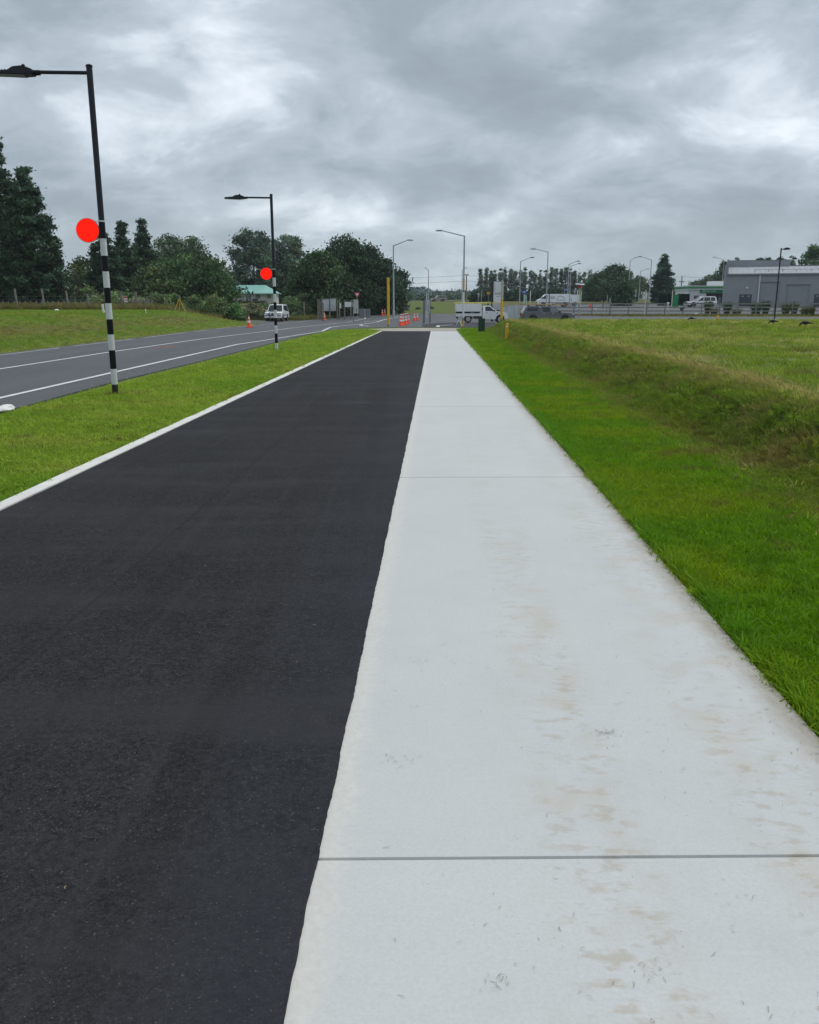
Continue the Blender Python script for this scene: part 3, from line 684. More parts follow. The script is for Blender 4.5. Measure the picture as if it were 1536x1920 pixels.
broad(296, 100, 502, 38, 'low olive tree left of the survey tripod', 25, OLV, n=340, boughs=30, prof=[(.03, .8), (.3, 1), (.6, .9), (.85, .55), (1, .1)])
broad(410, 112, 508, 14, 'small dark tree against the left end of the teal roofed house', 26, (.024, .042, .016), n=280, boughs=24, prof=[(.03, .9), (.3, 1), (.6, .9), (.85, .5), (1, .1)])
broad(172, 126, 492, 40, 'dark bushy tree behind the half-bare tree', 27, DKG, n=300, boughs=26)
broad(440, 190, 512, 16, 'far small tree seen above the end of the teal roof', 28, DKG, n=120)
# tall willows behind the house
TALL = [(.05, .75), (.2, .9), (.45, 1), (.7, .97), (.86, .78), (.95, .45), (1, .12)]
broad(477, 165, 431, 37, 'tall willow-like tree behind the teal roofed house', 31, (.036, .052, .032), prof=TALL, n=620, boughs=60, leaf=.42, core=.2)
broad(548, 170, 443, 29, 'tall pale willow-like tree right of the farther striped pole', 32, (.044, .060, .038), prof=TALL, n=430, boughs=44, leaf=.42)
broad(519, 176, 452, 24, 'narrow tall tree between the two willow-like trees', 33, (.034, .048, .030), prof=TALL, n=300, boughs=30, leaf=.42)
broad(528, 178, 498, 50, 'low dense tree behind the right end of the teal roof', 34, (.022, .040, .015), n=520, boughs=44, prof=[(.03, 1), (.4, 1), (.7, .8), (.9, .45), (1, .1)])
# big dark mass
DARKM = [(.02, .85), (.2, 1), (.5, .98), (.7, .8), (.85, .52), (.95, .26), (1, .08)]
broad(600, 112, 472, 48, 'dark spreading tree behind the corrugated shed', 41, (.022, .038, .014), prof=DARKM, n=820, boughs=64)
broad(648, 122, 440, 52, 'largest dark tree with a broad rounded top behind the give way sign', 42, (.016, .030, .014), prof=DARKM, n=950, boughs=76)
broad(690, 126, 462, 42, 'dark tree sloping down right of the largest tree', 43, (.016, .030, .015), prof=DARKM, n=760, boughs=62)
broad(722, 130, 488, 30, 'dark tree behind the tall yellow pole', 44, (.018, .032, .017), prof=DARKM, n=460, boughs=40)
broad(745, 136, 506, 17, 'last narrow tree at the right end of the dark trees', 45, (.020, .034, .020), prof=TALL, n=260, boughs=26)
broad(572, 128, 496, 26, 'dark tree filling the gap left of the spreading tree', 46, (.018, .032, .013), prof=DARKM, n=300, boughs=28)
# poplar row
rngp = np.random.default_rng(5)
for i in range(23):
    px = 901 + i * 9.3 + rngp.normal(0, 1.2); gap = i in (11,)
    top = 498.5 + 7 * rngp.random() + (4 if i in (7, 8) else 0) + (5 if i > 18 else 0)
    tree('poplar_tree', px, 236 + rngp.normal(0, 3), top, pm(3.5 + rngp.random() * 1.2, 236), COLUMN, {0: 'leftmost poplar of the long row behind the white van', 3: 'poplar of the long row rising straight above the white board', 9: 'poplar of the long row straight above the round blue sign', 14: 'poplar of the long row behind the street light with its arm to the left', 18: 'poplar of the long row behind the close pair of street lights'}.get(i, 'thin grey-green poplar in the long row behind the white van'), POP, n=130, leaves=18, leaf=.42, seed=100 + i, group='poplars in a long row', trunk_r=.2, csig=.20, limbs=3, core=.5, boughs=90, bsig=.03, wmin=.3)
for i, (px, top) in enumerate([(1104, 499), (1112, 502)]):
    tree('poplar_tree', px, 244, top, pm(4.5, 244), COLUMN, ['pale bare poplar near the right end of the row', 'pale bare poplar ending the row on the right'][i], (.13, .125, .10), n=26, leaves=12, leaf=.5, seed=130 + i, group='bare poplars', trunk_r=.2, csig=.4, limbs=9)
# hedge under the poplars: shrubs one by one
for i in range(15):
    px = 898 + i * 15.5; tree('shrub', px, 226 + rngp.normal(0, 2), 543 + 6 * rngp.random(), pm(13, 226), [(.0, .9), (.3, 1), (.7, .85), (1, .2)], 'dark shrub in the thick hedge under the poplars', (.018, .032, .018), n=110, leaves=18, leaf=.55, seed=150 + i, group='shrubs of the hedge under the poplars', trunk_r=.12, limbs=2, cat='shrub')
# right-hand trees
broad(1150, 215, 500, 40, 'large round tree above the white camper van', 51, (.028, .046, .022), n=620, boughs=46, leaf=.46)
broad(1118, 210, 516, 22, 'smaller tree left of the large round tree', 52, (.022, .040, .018), n=300, boughs=26, leaf=.46)
broad(1196, 225, 518, 16, 'thin-leaved tree at the right flank of the large round tree', 53, (.044, .060, .038), n=130, leaf=.46)
tree('shrub', 1170, 150, 529, pm(15, 150), [(.0, .7), (.3, 1), (.65, .9), (.9, .5), (1, .15)], 'round dark bush standing before the street lamps', (.022, .040, .020), n=260, leaves=22, leaf=.34, seed=54, trunk_r=.12, cat='bush')
conifer(1243, 190, 477, 21, 'dark twin-topped conifer left of the car wash', 55, BLU, n=800, boughs=240, prof=[(.02, .7), (.15, 1), (.4, .95), (.6, .72), (.78, .45), (.9, .28), (1, .06)])
conifer(1234, 193, 490, 13, 'lower conifer leaning on the twin-topped one', 56, BLU, n=160, boughs=26)
broad(1336, 240, 512, 30, 'round grey-green tree behind the car wash roof', 57, (.040, .056, .034), n=320, leaf=.5)
broad(1357, 236, 491, 16, 'taller tree close behind the left end of the grey warehouse', 58, (.030, .048, .024), n=220, leaf=.5)
broad(1304, 250, 528, 16, 'low tree behind the left end of the car wash', 59, (.030, .046, .026), n=150, leaf=.5)
broad(1517, 200, 463, 24, 'round green tree behind the right end of the warehouse roof', 60, (.036, .062, .026), n=380, boughs=34, leaf=.44)
for i, (px, top) in enumerate([(1378, 481), (1392, 486), (1419, 481), (1437, 483), (1460, 481), (1479, 480)]):
    conifer(px, 205, top, 9, ['pine top left above the warehouse parapet', 'low pine second along above the parapet', 'dark pine third along above the parapet', 'spreading pine top fourth along above the parapet', 'pine just left of the dark lamp above the parapet', 'small pine beyond the dark lamp above the roof'][i], 70 + i, BLU, n=90, prof=[(.3, .6), (.7, 1), (.88, .8), (.96, .4), (1, .1)], boughs=14)
# far wooded hills
def far_wood(name, spots, label, leaf=1.6):
    Vs, Cs = [], []; rng = np.random.default_rng(91)
    for (px, Y, top, hwpx, tint, pf) in spots:
        x = XA(px, Y, 5); zb = gz1(x, Y); H = ZA(top, Y) - zb; hw = pm(hwpx, Y)
        V, Cc = crown_arrays([(a * H, b * hw) for a, b in pf], 46, 12, leaf * Y / 600, tint, rng, centre=(x, Y), csig=.22 * hw + .5, core=.4)
        V[:, 2] += zb; Vs.append(V); Cs.append(Cc)
    o = leaf_mesh(name, np.concatenate(Vs), np.concatenate(Cs)); return tag(o, label, 'wood', kind='stuff')
LOW = [(.0, 1.0), (.3, 1), (.7, .8), (1, .25)]
FARG = (.050, .068, .062)
spots = []
rf = np.random.default_rng(44)
for i in range(46):
    px = 745 + i * 5.2; top = 549 + 4 * rf.random() - 9 * math.exp(-((px - 815) / 22) ** 2) - 6 * math.exp(-((px - 860) / 14) ** 2) - 4 * math.exp(-((px - 782) / 14) ** 2)
    spots.append((px, 560 + 60 * rf.random(), top, 6 + 3 * rf.random(), FARG, LOW))
for i in range(60): spots.append((740 + i * 4.2, 350 + 15 * rf.random(), 555 + 3 * rf.random(), 5, (.036, .055, .036), LOW))
for i in range(8): spots.append((773 + i * 2.6, 610, 538 + 3 * rf.random() - (4 if i == 0 else 0), 3.0, (.040, .056, .056), CONE))
for i in range(90):
    px = 1090 + i * 9; spots.append((px, 520 + 50 * rf.random(), 549 + 5 * rf.random() - 9 * math.exp(-((px - 1330) / 40) ** 2), 9, FARG, LOW))
for i in range(110):
    px = -640 + i * 13; spots.append((px, 420 + 60 * rf.random(), 541 + 7 * rf.random(), 12, (.035, .052, .04), LOW))
far_wood('far_wood', spots, 'distant grey-green wooded skyline beyond the highway')

# ------------------------------------------------------------------ scattered grass
def tuft(name, n, rad, h, w, lean, seed, comb=0.0):
    rng = np.random.default_rng(seed); V = []; Fc = []
    for i in range(n):
        a = rng.random() * 6.28; r = rad * math.sqrt(rng.random()); x, y = r * math.cos(a), r * math.sin(a); hh = h * (.55 + .6 * rng.random()); b = rng.random() * 6.28
        ln = lean * hh * (.4 + rng.random()); dx, dy = math.cos(b) * ln, math.sin(b) * ln
        if comb: dx -= comb * hh * (.6 + .6 * rng.random()); hh *= .55
        c = rng.random() * 6.28; ux, uy = math.cos(c) * w / 2, math.sin(c) * w / 2; k = len(V)
        V += [(x - ux, y - uy, -.01), (x + ux, y + uy, -.01), (x + dx * .35 + ux * .8, y + dy * .35 + uy * .8, hh * .6), (x + dx * .35 - ux * .8, y + dy * .35 - uy * .8, hh * .6), (x + dx, y + dy, hh)]
        Fc += [(k, k + 1, k + 2, k + 3), (k + 3, k + 2, k + 4)]
    me = bpy.data.meshes.new(name); me.from_pydata(V, [], Fc); me.update(); me.materials.append(M_BLADE)
    return bpy.data.objects.new(name, me)      # source only, never linked to the scene
def scatter(name, x, y, z, tints, scl, src, label, tilt=.25, yaw=None, cat='grass'):
    n = len(x); me = bpy.data.meshes.new(name); me.vertices.add(n)
    me.vertices.foreach_set('co', np.stack([x, y, z], 1).astype(np.float32).ravel())
    rot = np.stack([RNG.normal(0, tilt, n), RNG.normal(0, tilt, n), RNG.random(n) * 6.28 if yaw is None else RNG.normal(yaw, .8, n)], 1)
    a = me.attributes.new('rot', 'FLOAT_VECTOR', 'POINT'); a.data.foreach_set('vector', rot.astype(np.float32).ravel())
    a = me.attributes.new('scl', 'FLOAT', 'POINT'); a.data.foreach_set('value', np.asarray(scl, np.float32))
    add_cols(me, 'tint', tints)
    o = link(bpy.data.objects.new(name, me)); tag(o, label, cat, kind='stuff')
    ng = bpy.data.node_groups.new(name, 'GeometryNodeTree')
    ng.interface.new_socket('Geometry', in_out='INPUT', socket_type='NodeSocketGeometry'); ng.interface.new_socket('Geometry', in_out='OUTPUT', socket_type='NodeSocketGeometry')
    N, L = ng.nodes, ng.links
    gi, go = N.new('NodeGroupInput'), N.new('NodeGroupOutput'); iop = N.new('GeometryNodeInstanceOnPoints'); oi = N.new('GeometryNodeObjectInfo'); oi.inputs[0].default_value = src
    na = N.new('GeometryNodeInputNamedAttribute'); na.data_type = 'FLOAT_VECTOR'; na.inputs[0].default_value = 'rot'
    nb = N.new('GeometryNodeInputNamedAttribute'); nb.data_type = 'FLOAT'; nb.inputs[0].default_value = 'scl'
    e2r = N.new('FunctionNodeEulerToRotation')
    L.new(gi.outputs[0], iop.inputs['Points']); L.new(oi.outputs['Geometry'], iop.inputs['Instance']); L.new(na.outputs[0], e2r.inputs[0]); L.new(e2r.outputs[0], iop.inputs['Rotation']); L.new(nb.outputs[0], iop.inputs['Scale']); L.new(iop.outputs[0], go.inputs[0])
    md = o.modifiers.new('scatter', 'NODES'); md.node_group = ng
    return o
def st_points(s0, s1, t0, t1, dens, far_pow=1.0, ref=6.0):
    """random points in path coordinates, thinning with distance"""
    n = int((s1 - s0) * (t1 - t0) * dens); s = RNG.uniform(s0, s1, n); t = RNG.uniform(t0, t1, n)
    keep = RNG.random(n) < np.minimum(1, (ref / np.maximum(s, .1)) ** far_pow)
    s, t = s[keep], t[keep]; x, y = xy_of(s, t); return s, t, x, y
T_SHORT = tuft('tuft_short', 15, .06, .046, .0055, 1.0, 1); T_LONG = tuft('tuft_long', 16, .05, .085, .006, .8, 2)
T_MOWN = tuft('tuft_mown', 16, .09, .028, .007, 1.5, 3); T_COMB = tuft('tuft_combed', 13, .10, .15, .009, .55, 4, comb=.95); T_RANK = tuft('tuft_rank', 22, .22, .75, .022, .35, 5); T_FLAT = tuft('tuft_flat', 22, .12, .020, .007, 3.5, 8); T_FIELD = tuft('tuft_field', 20, .14, .055, .010, .9, 6)
def tints(x, y, lo=.8, hi=1.25):
    c = zone_tint(x, y); return c * RNG.uniform(lo, hi, len(x))[:, None]
s, t, x, y = st_points(0.2, 58, 1.47, 3.5, 900, 1.1, 6)
scatter('verge_grass', x, y, gz(x, y), tints(x, y), RNG.uniform(.7, 1.25, len(x)) * (1 + .035 * s), T_SHORT, 'lush mown grass on the verge right of the concrete path')
s = RNG.uniform(0.2, 30, 5600); t = T_R + .05 + np.abs(RNG.normal(0, .035, len(s))); x, y = xy_of(s, t)
scatter('edge_grass', x, y, gz(x, y) - .005, tints(x, y) * np.array([.8, .95, .9]), RNG.uniform(.6, 1.15, len(x)), T_LONG, 'longer grass fringe hanging over the edge of the concrete path')
s, t, x, y = st_points(0.8, 57, 2.85, 4.7, 440, .9, 9)
tb = tints(x, y, .4, 1.6); br = sst((fbm(s * 1.1, t * 2.2, 71) - .5) / .2)[:, None]; tb = tb * (1 - .5 * br) + np.array([.15, .12, .06]) * .5 * br
scatter('bank_grass', x, y, gz(x, y), tb, RNG.uniform(.45, .95, len(x)), T_COMB, 'combed-down mown grass and thatch on the low bank', .3, yaw=0.4)
s, t, x, y = st_points(4, 57, 2.7, 4.9, 60, .7, 12); kk = RNG.integers(0, 4, len(s)); tb = np.array([[.06, .14, .01], [.20, .19, .07], [.12, .095, .045], [.13, .19, .02]])[kk] * RNG.uniform(.7, 1.2, (len(s), 1))
scatter('bank_thatch', x, y, gz(x, y), tb, RNG.uniform(.4, 1.0, len(x)), T_FIELD, 'tufts, dry thatch and bare bits on the low bank', .5)
s = RNG.uniform(4, 50, 2600); t = 3.0 + .28 * (fbm(s * .5, 0 * s, 3) - .5) + RNG.normal(0, .16, len(s)); k = fbm(s * .7, t * 2, 77) > .44; s, t = s[k], t[k]; x, y = xy_of(s, t)
scatter('toe_clippings', x, y, gz(x, y) + .012, np.array([[.13, .095, .05]]) * RNG.uniform(.5, 1.5, (len(s), 1)), RNG.uniform(.5, 1.1, len(x)), T_FLAT, 'brown dried clippings lying along the toe of the bank', .5)
s = RNG.uniform(5, 50, 900); t = np.where(RNG.random(900) < .5, RNG.uniform(-6, -3.7, 900), RNG.uniform(1.7, 3.0, 900)); k = fbm(s * 1.1, t * 1.4, 79) > .66; s, t = s[k], t[k]; x, y = xy_of(s, t)
scatter('lawn_clippings', x, y, gz(x, y) + .02, np.array([[.12, .085, .045]]) * RNG.uniform(.5, 1.5, (len(s), 1)), RNG.uniform(.5, 1.0, len(x)), T_FLAT, 'few brown clumps of clippings on the two grass verges', .5)
n = 70000; x = RNG.uniform(4.2, 40, n); y = RNG.uniform(5, 57, n); s, t = st_of(x, y); k = (t > 4.45) & (np.abs(x) < y * .62 + 2) & (RNG.random(n) < np.minimum(1, 13 / y)); x, y = x[k], y[k]
scatter('field_grass', x, y, gz(x, y) - .01, tints(x, y, .75, 1.4), RNG.uniform(.6, 1.3, len(x)) * (1 + y * .012), T_FIELD, 'drying mown grass of the field on top of the bank')
s, t, x, y = st_points(0.8, 56, -6.5, -3.585, 460, 1.1, 9); k = x > -6.22; s, t, x, y = s[k], t[k], x[k], y[k]
scatter('berm_grass', x, y, gz(x, y), tints(x, y, .8, 1.3), RNG.uniform(.7, 1.25, len(x)) * (1 + .03 * s), T_MOWN, 'short grass strip between the road and the asphalt path')
s, t, x, y = st_points(0.8, 40, -3.63, -3.55, 110, .8, 12)
scatter('kerb_grass', x, y, gz(x, y) + .005, tints(x, y, .75, 1.2), RNG.uniform(.5, 1.0, len(x)), T_LONG, 'grass growing against the pale kerb edging')
n = 60000; x = RNG.uniform(-45, -13.8, n); y = RNG.uniform(20, 86, n); k = (np.abs(x) < y * .62 + 2) & (RNG.random(n) < np.minimum(1, 34 / y)); x, y = x[k], y[k]
scatter('left_field_grass', x, y, gz(x, y) - .015, tints(x, y, .7, 1.35), RNG.uniform(.8, 1.6, len(x)), T_FIELD, 'mown grass of the gently rising field beyond the road')
# rank grass along the left fence, by the house and along the right-hand rail fence
n = 5200; x = RNG.uniform(-58, -19, n); y = RNG.uniform(86.5, 96, n); tc_ = np.where(RNG.random((n, 1)) < .55, np.array([[.135, .110, .062]]), np.array([[.085, .110, .032]])) * RNG.uniform(.7, 1.3, (n, 1))
scatter('rank_grass', x, y, gz(x, y), tc_, RNG.uniform(.6, 1.15, n), T_RANK, 'tall seeding grass along the farm fence')
n = 2600; x = RNG.uniform(-21, -6.5, n); y = RNG.uniform(100, 112, n); k = x < -13.5 + (y - 96) * .3; x, y = x[k], y[k]; n = len(x); tc_ = np.where(RNG.random((n, 1)) < .5, np.array([[.135, .115, .06]]), np.array([[.08, .10, .03]])) * RNG.uniform(.7, 1.3, (n, 1))
scatter('roadside_grass', x, y, gz(x, y), tc_, RNG.uniform(.5, .9, n), T_RANK, 'long dry grass behind the parked white car')
n = 1500; x = RNG.uniform(18, 62, n); y = RNG.uniform(107.2, 110.2, n); tc_ = np.where(RNG.random((n, 1)) < .6, np.array([[.13, .10, .055]]), np.array([[.07, .10, .03]])) * RNG.uniform(.7, 1.3, (n, 1))
scatter('fence_grass', x, y, gz(x, y), tc_, RNG.uniform(.25, .5, n), T_RANK, 'dry rough grass at the foot of the rail fence')

n = 160; f_ = np.repeat([0, 1], 80); a_ = RNG.random(n) * 6.28; r_ = .06 + np.abs(RNG.normal(0, .09, n)); x = np.array([G(217, 743)[0], G(519, 658)[0]])[f_] + r_ * np.cos(a_); y = np.array([G(217, 743)[1], G(519, 658)[1]])[f_] + r_ * np.sin(a_)
scatter('post_foot_grass', x, y, gz(x, y), np.where(RNG.random((n, 1)) < .35, np.array([[.13, .10, .05]]), tints(x, y, .6, 1.1)), RNG.uniform(.6, 1.15, n), T_LONG, 'longer grass left uncut round the feet of the striped posts')
# ornamental grass clumps by the fence, weeds by the farm fence
def reed(px, base, hpx, wpx, label, seed, tint):
    x, y = G(px, base); rng = np.random.default_rng(seed); H = hpx / F * y; W = wpx / F * y; V = []; Fc = []; n = 240; cols = []
    for i in range(n):
        a = rng.random() * 6.28; r = W * .25 * math.sqrt(rng.random()); hh = H * (.6 + .45 * rng.random()); sp = W * .5 * rng.random(); w = .035
        p0 = (r * math.cos(a), r * math.sin(a), -.05); p1 = (p0[0] + math.cos(a) * sp * .45, p0[1] + math.sin(a) * sp * .45, hh * .65); p2 = (p0[0] + math.cos(a) * sp * 1.05, p0[1] + math.sin(a) * sp * 1.05, hh)
        ux, uy = -math.sin(a + .8) * w, math.cos(a + .8) * w; k = len(V)
        V += [(p0[0] - ux, p0[1] - uy, p0[2]), (p0[0] + ux, p0[1] + uy, p0[2]), (p1[0] + ux * .7, p1[1] + uy * .7, p1[2]), (p1[0] - ux * .7, p1[1] - uy * .7, p1[2]), p2, p2]
        Fc += [(k, k + 1, k + 2, k + 3), (k + 3, k + 2, k + 4, k + 5)]; c = np.array(tint) * (.7 + .6 * rng.random()); cols += [c] * 6
    V = np.array(V, float); V[4::6] += np.array([.01, 0, 0])
    o = leaf_mesh('grass_clump', V, np.array(cols)); o.location = (x, y, gz1(x, y)); return tag(o, label, 'grass clump', 'ornamental grass clumps along the rail fence')
for i, a in enumerate([(1326, 588, 24, 14, 'tall green grass clump hiding the tail of the white car by the car wash', (.06, .11, .03)), (1339, 590, 12, 16, 'low yellowish grass clump right of the first tall clump', (.11, .12, .03)), (1363, 589, 22, 17, 'bluish green grass clump below the left corner of the warehouse', (.05, .10, .045)), (1381, 590, 12, 22, 'low yellow-green grass clump before the slate double door', (.12, .14, .03)), (1417, 590, 24, 24, 'wide green grass clump left of the dark lamp post', (.055, .11, .035)), (1435, 590, 26, 16, 'tallest bright green grass clump beside the dark lamp post', (.05, .125, .03)), (1473, 591, 22, 18, 'grass clump right of the dark lamp post, left of a pair', (.10, .13, .035)), (1489, 589, 22, 16, 'grass clump right of the dark lamp post, right of a pair', (.09, .14, .03)), (1509, 592, 16, 16, 'yellow-green grass clump near the right edge', (.12, .14, .035)), (1522, 592, 17, 12, 'small yellow-green grass clump nearest the right edge', (.11, .14, .04)), (1279, 583, 8, 8, 'small dark green clump against the rail fence', (.04, .08, .03))]): reed(a[0], a[1], a[2], a[3], a[4], 300 + i, a[5])
def shrub(px, Y, top, hwpx, label, seed, tint, n=150, leaf=.2, leaves=22):
    return tree('shrub', px, Y, top, pm(hwpx, Y), [(.0, .85), (.3, 1), (.65, .85), (.9, .5), (1, .15)], label, tint, n=n, leaves=leaves, leaf=leaf, seed=seed, trunk_r=.05, limbs=2, cat='shrub', csig=.22)
shrub(186, 93, 545, 20, 'pale leafy bush seen beside the striped pole', 201, (.085, .11, .045)); shrub(219, 92, 547, 16, 'light green bush by the red and white fence sign', 202, (.08, .11, .04))
shrub(292, 92, 550, 24, 'grey-green weeds bush left of the survey tripod', 203, (.06, .08, .035)); shrub(322, 93, 556, 20, 'low dark bush behind the survey tripod', 204, (.04, .065, .022)); shrub(360, 92, 560, 24, 'low bramble right of the survey tripod', 205, (.055, .08, .03))
shrub(398, 91, 554, 20, 'flowering bramble below the left end of the teal roof', 206, (.075, .10, .035), 220); shrub(436, 91, 571, 15, 'low dark green bramble below the house deck', 207, (.04, .075, .022)); shrub(468, 98, 571, 18, 'brownish weeds bush left of the parked white car', 208, (.085, .085, .045)); shrub(494, 100, 572, 11, 'green weeds bush behind the parked white car', 209, (.05, .085, .035))
shrub(543, 104, 560, 14, 'light bush right of the house wall', 210, (.06, .085, .035)); shrub(566, 108, 553, 16, 'pale green bush behind the roadside posts', 211, (.055, .075, .03)); shrub(258, 93, 560, 16, 'dry weeds bush behind the timber battens', 212, (.095, .10, .05))
for i, (px, base, hp, wp) in enumerate([(713, 579.5, 9, 5)]): shrub(px, G(px, base)[1], base - hp, wp, 'small dark bush behind the far cones', 213, (.020, .028, .024), 60)
tree('shrub', 752, 150, 557, pm(9, 150), [(0, .9), (.5, 1), (1, .3)], 'grey shrub at the right foot of the dark trees', (.06, .066, .052), n=90, leaves=16, leaf=.3, seed=214, trunk_r=.06, limbs=2, cat='shrub')
def hedge(px0, px1, Y, top, label):
    x0, x1 = XA(px0, Y), XA(px1, Y); z0 = gz1(x0, Y); h = ZA(top, Y) - z0; rng = np.random.default_rng(int(px0)); n = 5000; 
    f = rng.integers(0, 3, n); P = np.stack([rng.uniform(0, x1 - x0, n), rng.uniform(0, 1.6, n), rng.uniform(0, h, n)], 1)
    P[f == 0, 1] = 0; P[f == 1, 2] = h; P += rng.normal(0, .05, (n, 3)); u = rng.normal(0, 1, (n, 3)); u /= np.linalg.norm(u, axis=1)[:, None]; w = np.cross(u, rng.normal(0, 1, (n, 3))); w /= np.linalg.norm(w, axis=1)[:, None]
    V = np.stack([P - u * .16, P + w * .1, P + u * .16, P - w * .1], 1).reshape(-1, 3); c = np.repeat(np.array([[.016, .045, .024]]) * rng.uniform(.6, 1.5, (n, 1)), 4, axis=0)
    t = thing('hedge', label, 'hedge', (x0, Y, z0)); leaf_mesh('foliage', V, c, t); MB().box(.1, x1 - x0 - .1, .1, 1.5, 0, h - .1).build('stems', M_BARK, t); return t
hedge(1236, 1262, 152, 553, 'clipped dark green hedge left of the bright green cabinet'); hedge(1273, 1291, 152, 553, 'clipped dark green hedge right of the bright green cabinet')
# ------------------------------------------------------------------ striped lamp posts
def lamp_post(px, base, top, bands, disc, label, clean):
    x, y = G(px, base); z0 = gz1(x, y); zz_ = lambda q: ZA(q, y) - z0
    t = thing('lamp_post', label, 'lamp post', (x, y, z0), 0, 'black lamp posts with striped bases')
    H = zz_(top); r = .054
    MB().tube([(0, 0, -.2), (0, 0, H)], r - .004, 20).build('pole', M_DKPOLE, t, smooth=True)
    MB().lathe([(r + .002, H - .01), (r + .002, H + .015), (r * .5, H + .03)], 20).build('pole_cap', M_BLACK, t, smooth=True)
    for (ya, yb, kind) in bands:
        a, b = zz_(yb), zz_(ya); b_ = M_BANDW if kind == 'w' else (M_DIRTY if kind == 'd' else M_BLACK)
        MB().tube([(0, 0, a), (0, 0, b)], r + (.001 if kind == 'w' else 0), 20).build({'w': 'white_band', 'b': 'black_band', 'd': 'black_band'}[kind], b_, t, smooth=True, label='dirty dark foot of the pole' if kind == 'd' else None)
    dx, dy, dr = disc; dz = zz_(dy); D = dr / F * (y * CP); ox = (dx - px - (dy - base) * (top_dx(px, base, top, x, y))) / F * y
    ox = XA(dx, y, dz) - x
    MB().lathe([(D * 1.045, -.012), (D * 1.045, .006)], 40, 'y', (ox, -.02, dz)).build('disc_rim', M_DISCRIM, t, smooth=True)
    MB().lathe([(D * .3, -.020), (D * .985, -.016), (D * .985, .0)], 40, 'y', (ox, -.03, dz)).build('disc', M_DISC, t, smooth=True)
    for k in (.78, -.78):
        MB().tube([(ox + .02, -.005, dz + D * k * .96), (-.02, -.005, dz + D * k)], .007, 6).tube([(0, 0, dz + D * k - .012), (0, 0, dz + D * k + .012)], r + .006, 20).build('bracket', M_STRAP, t, smooth=True)
    # arm and luminaire
    za = zz_(top) - .10; L = .98
    MB().tube([(-.03, 0, za), (-L, 0, za + .01)], .030, 12).build('arm', M_DKPOLE, t, smooth=True)
    lx = -L + .05
    body = MB().prism([(lx, za - .04), (lx, za + .04), (lx - .10, za + .075), (lx - .16, za + .092), (lx - .32, za + .078), (lx - .40, za + .028), (lx - .68, za + .008), (lx - .70, za - .025), (lx - .12, za - .048)], -.11, .11)
    lum = body.build('luminaire', M_DKPOLE, t, bev=.012)
    MB().prism([(lx - .14, za - .050), (lx - .69, za - .028), (lx - .69, za - .038), (lx - .14, za - .060)], -.085, .085).build('lens', M_LENS, lum)
    MB().lathe([(.028, 0), (.030, .03), (.022, .045)], 10, 'z', (lx - .17, 0, za + .085)).build('sensor_cap', M_BLACK, lum, smooth=True)
    for k in range(5): MB().box(lx - .46 - .05 * k, lx - .45 - .05 * k, -.09, .09, za + .005, za + .040 - .004 * k).build('fin', M_DKPOLE, lum)
    MB().tube([(lx + .10, 0, za), (lx - .06, 0, za)], .042, 10).build('clamp', M_BLACK, lum, smooth=True)
    return t
def top_dx(*a): return 0
lamp_post(217, 743, 124, [(415, 447, 'b'), (447.5, 479.5, 'w'), (479.5, 509, 'b'), (509, 539.5, 'w'), (539.5, 568.5, 'b'), (568.5, 598.5, 'w'), (598.5, 627, 'b'), (627, 656.5, 'w'), (656.5, 691.5, 'b'), (691.5, 720.5, 'w'), (720.5, 744, 'd')], (165.5, 432, 20.5), 'nearest black lamp post with striped base and large red disc on the grass strip', False)
lamp_post(519, 658, 365, [(505, 520.5, 'b'), (520.5, 537, 'w'), (537, 551, 'b'), (551, 566.5, 'w'), (566.5, 581, 'b'), (581, 596, 'w'), (596, 610, 'b'), (610, 625, 'w'), (625, 643, 'b'), (643, 657, 'w')], (499.5, 513.3, 10.6), 'farther striped black lamp post with small red disc before the white car', True)
# dark lamp post at the right
def dark_lamp(px, base, top, label):
    y = 57.0; x = XA(px, y, 1.0); z0 = gz1(x, y); H = ZA(top, y) - z0
    t = thing('lamp_post', label, 'lamp post', (x, y, z0))
    MB().tube([(0, 0, -.2), (0, 0, H)], .042, 14).build('pole', M_DKPOLE, t, smooth=True)
    MB().tube([(0, 0, H - .08), (.22, 0, H - .06)], .025, 8).build('arm', M_DKPOLE, t, smooth=True)
    lum = MB().prism([(.18, H - .10), (.18, H - .02), (.30, H + .03), (.44, H + .02), (.55, H - .06), (.54, H - .09)], -.12, .12).build('luminaire', M_DKPOLE, t, bev=.01)
    MB().prism([(.24, H - .118), (.52, H - .098), (.52, H - .092), (.24, H - .104)], -.09, .09).build('lens', M_LENS, lum)
dark_lamp(1453, 600.5, 465, 'plain dark lamp post at the far edge of the right field before the warehouse')

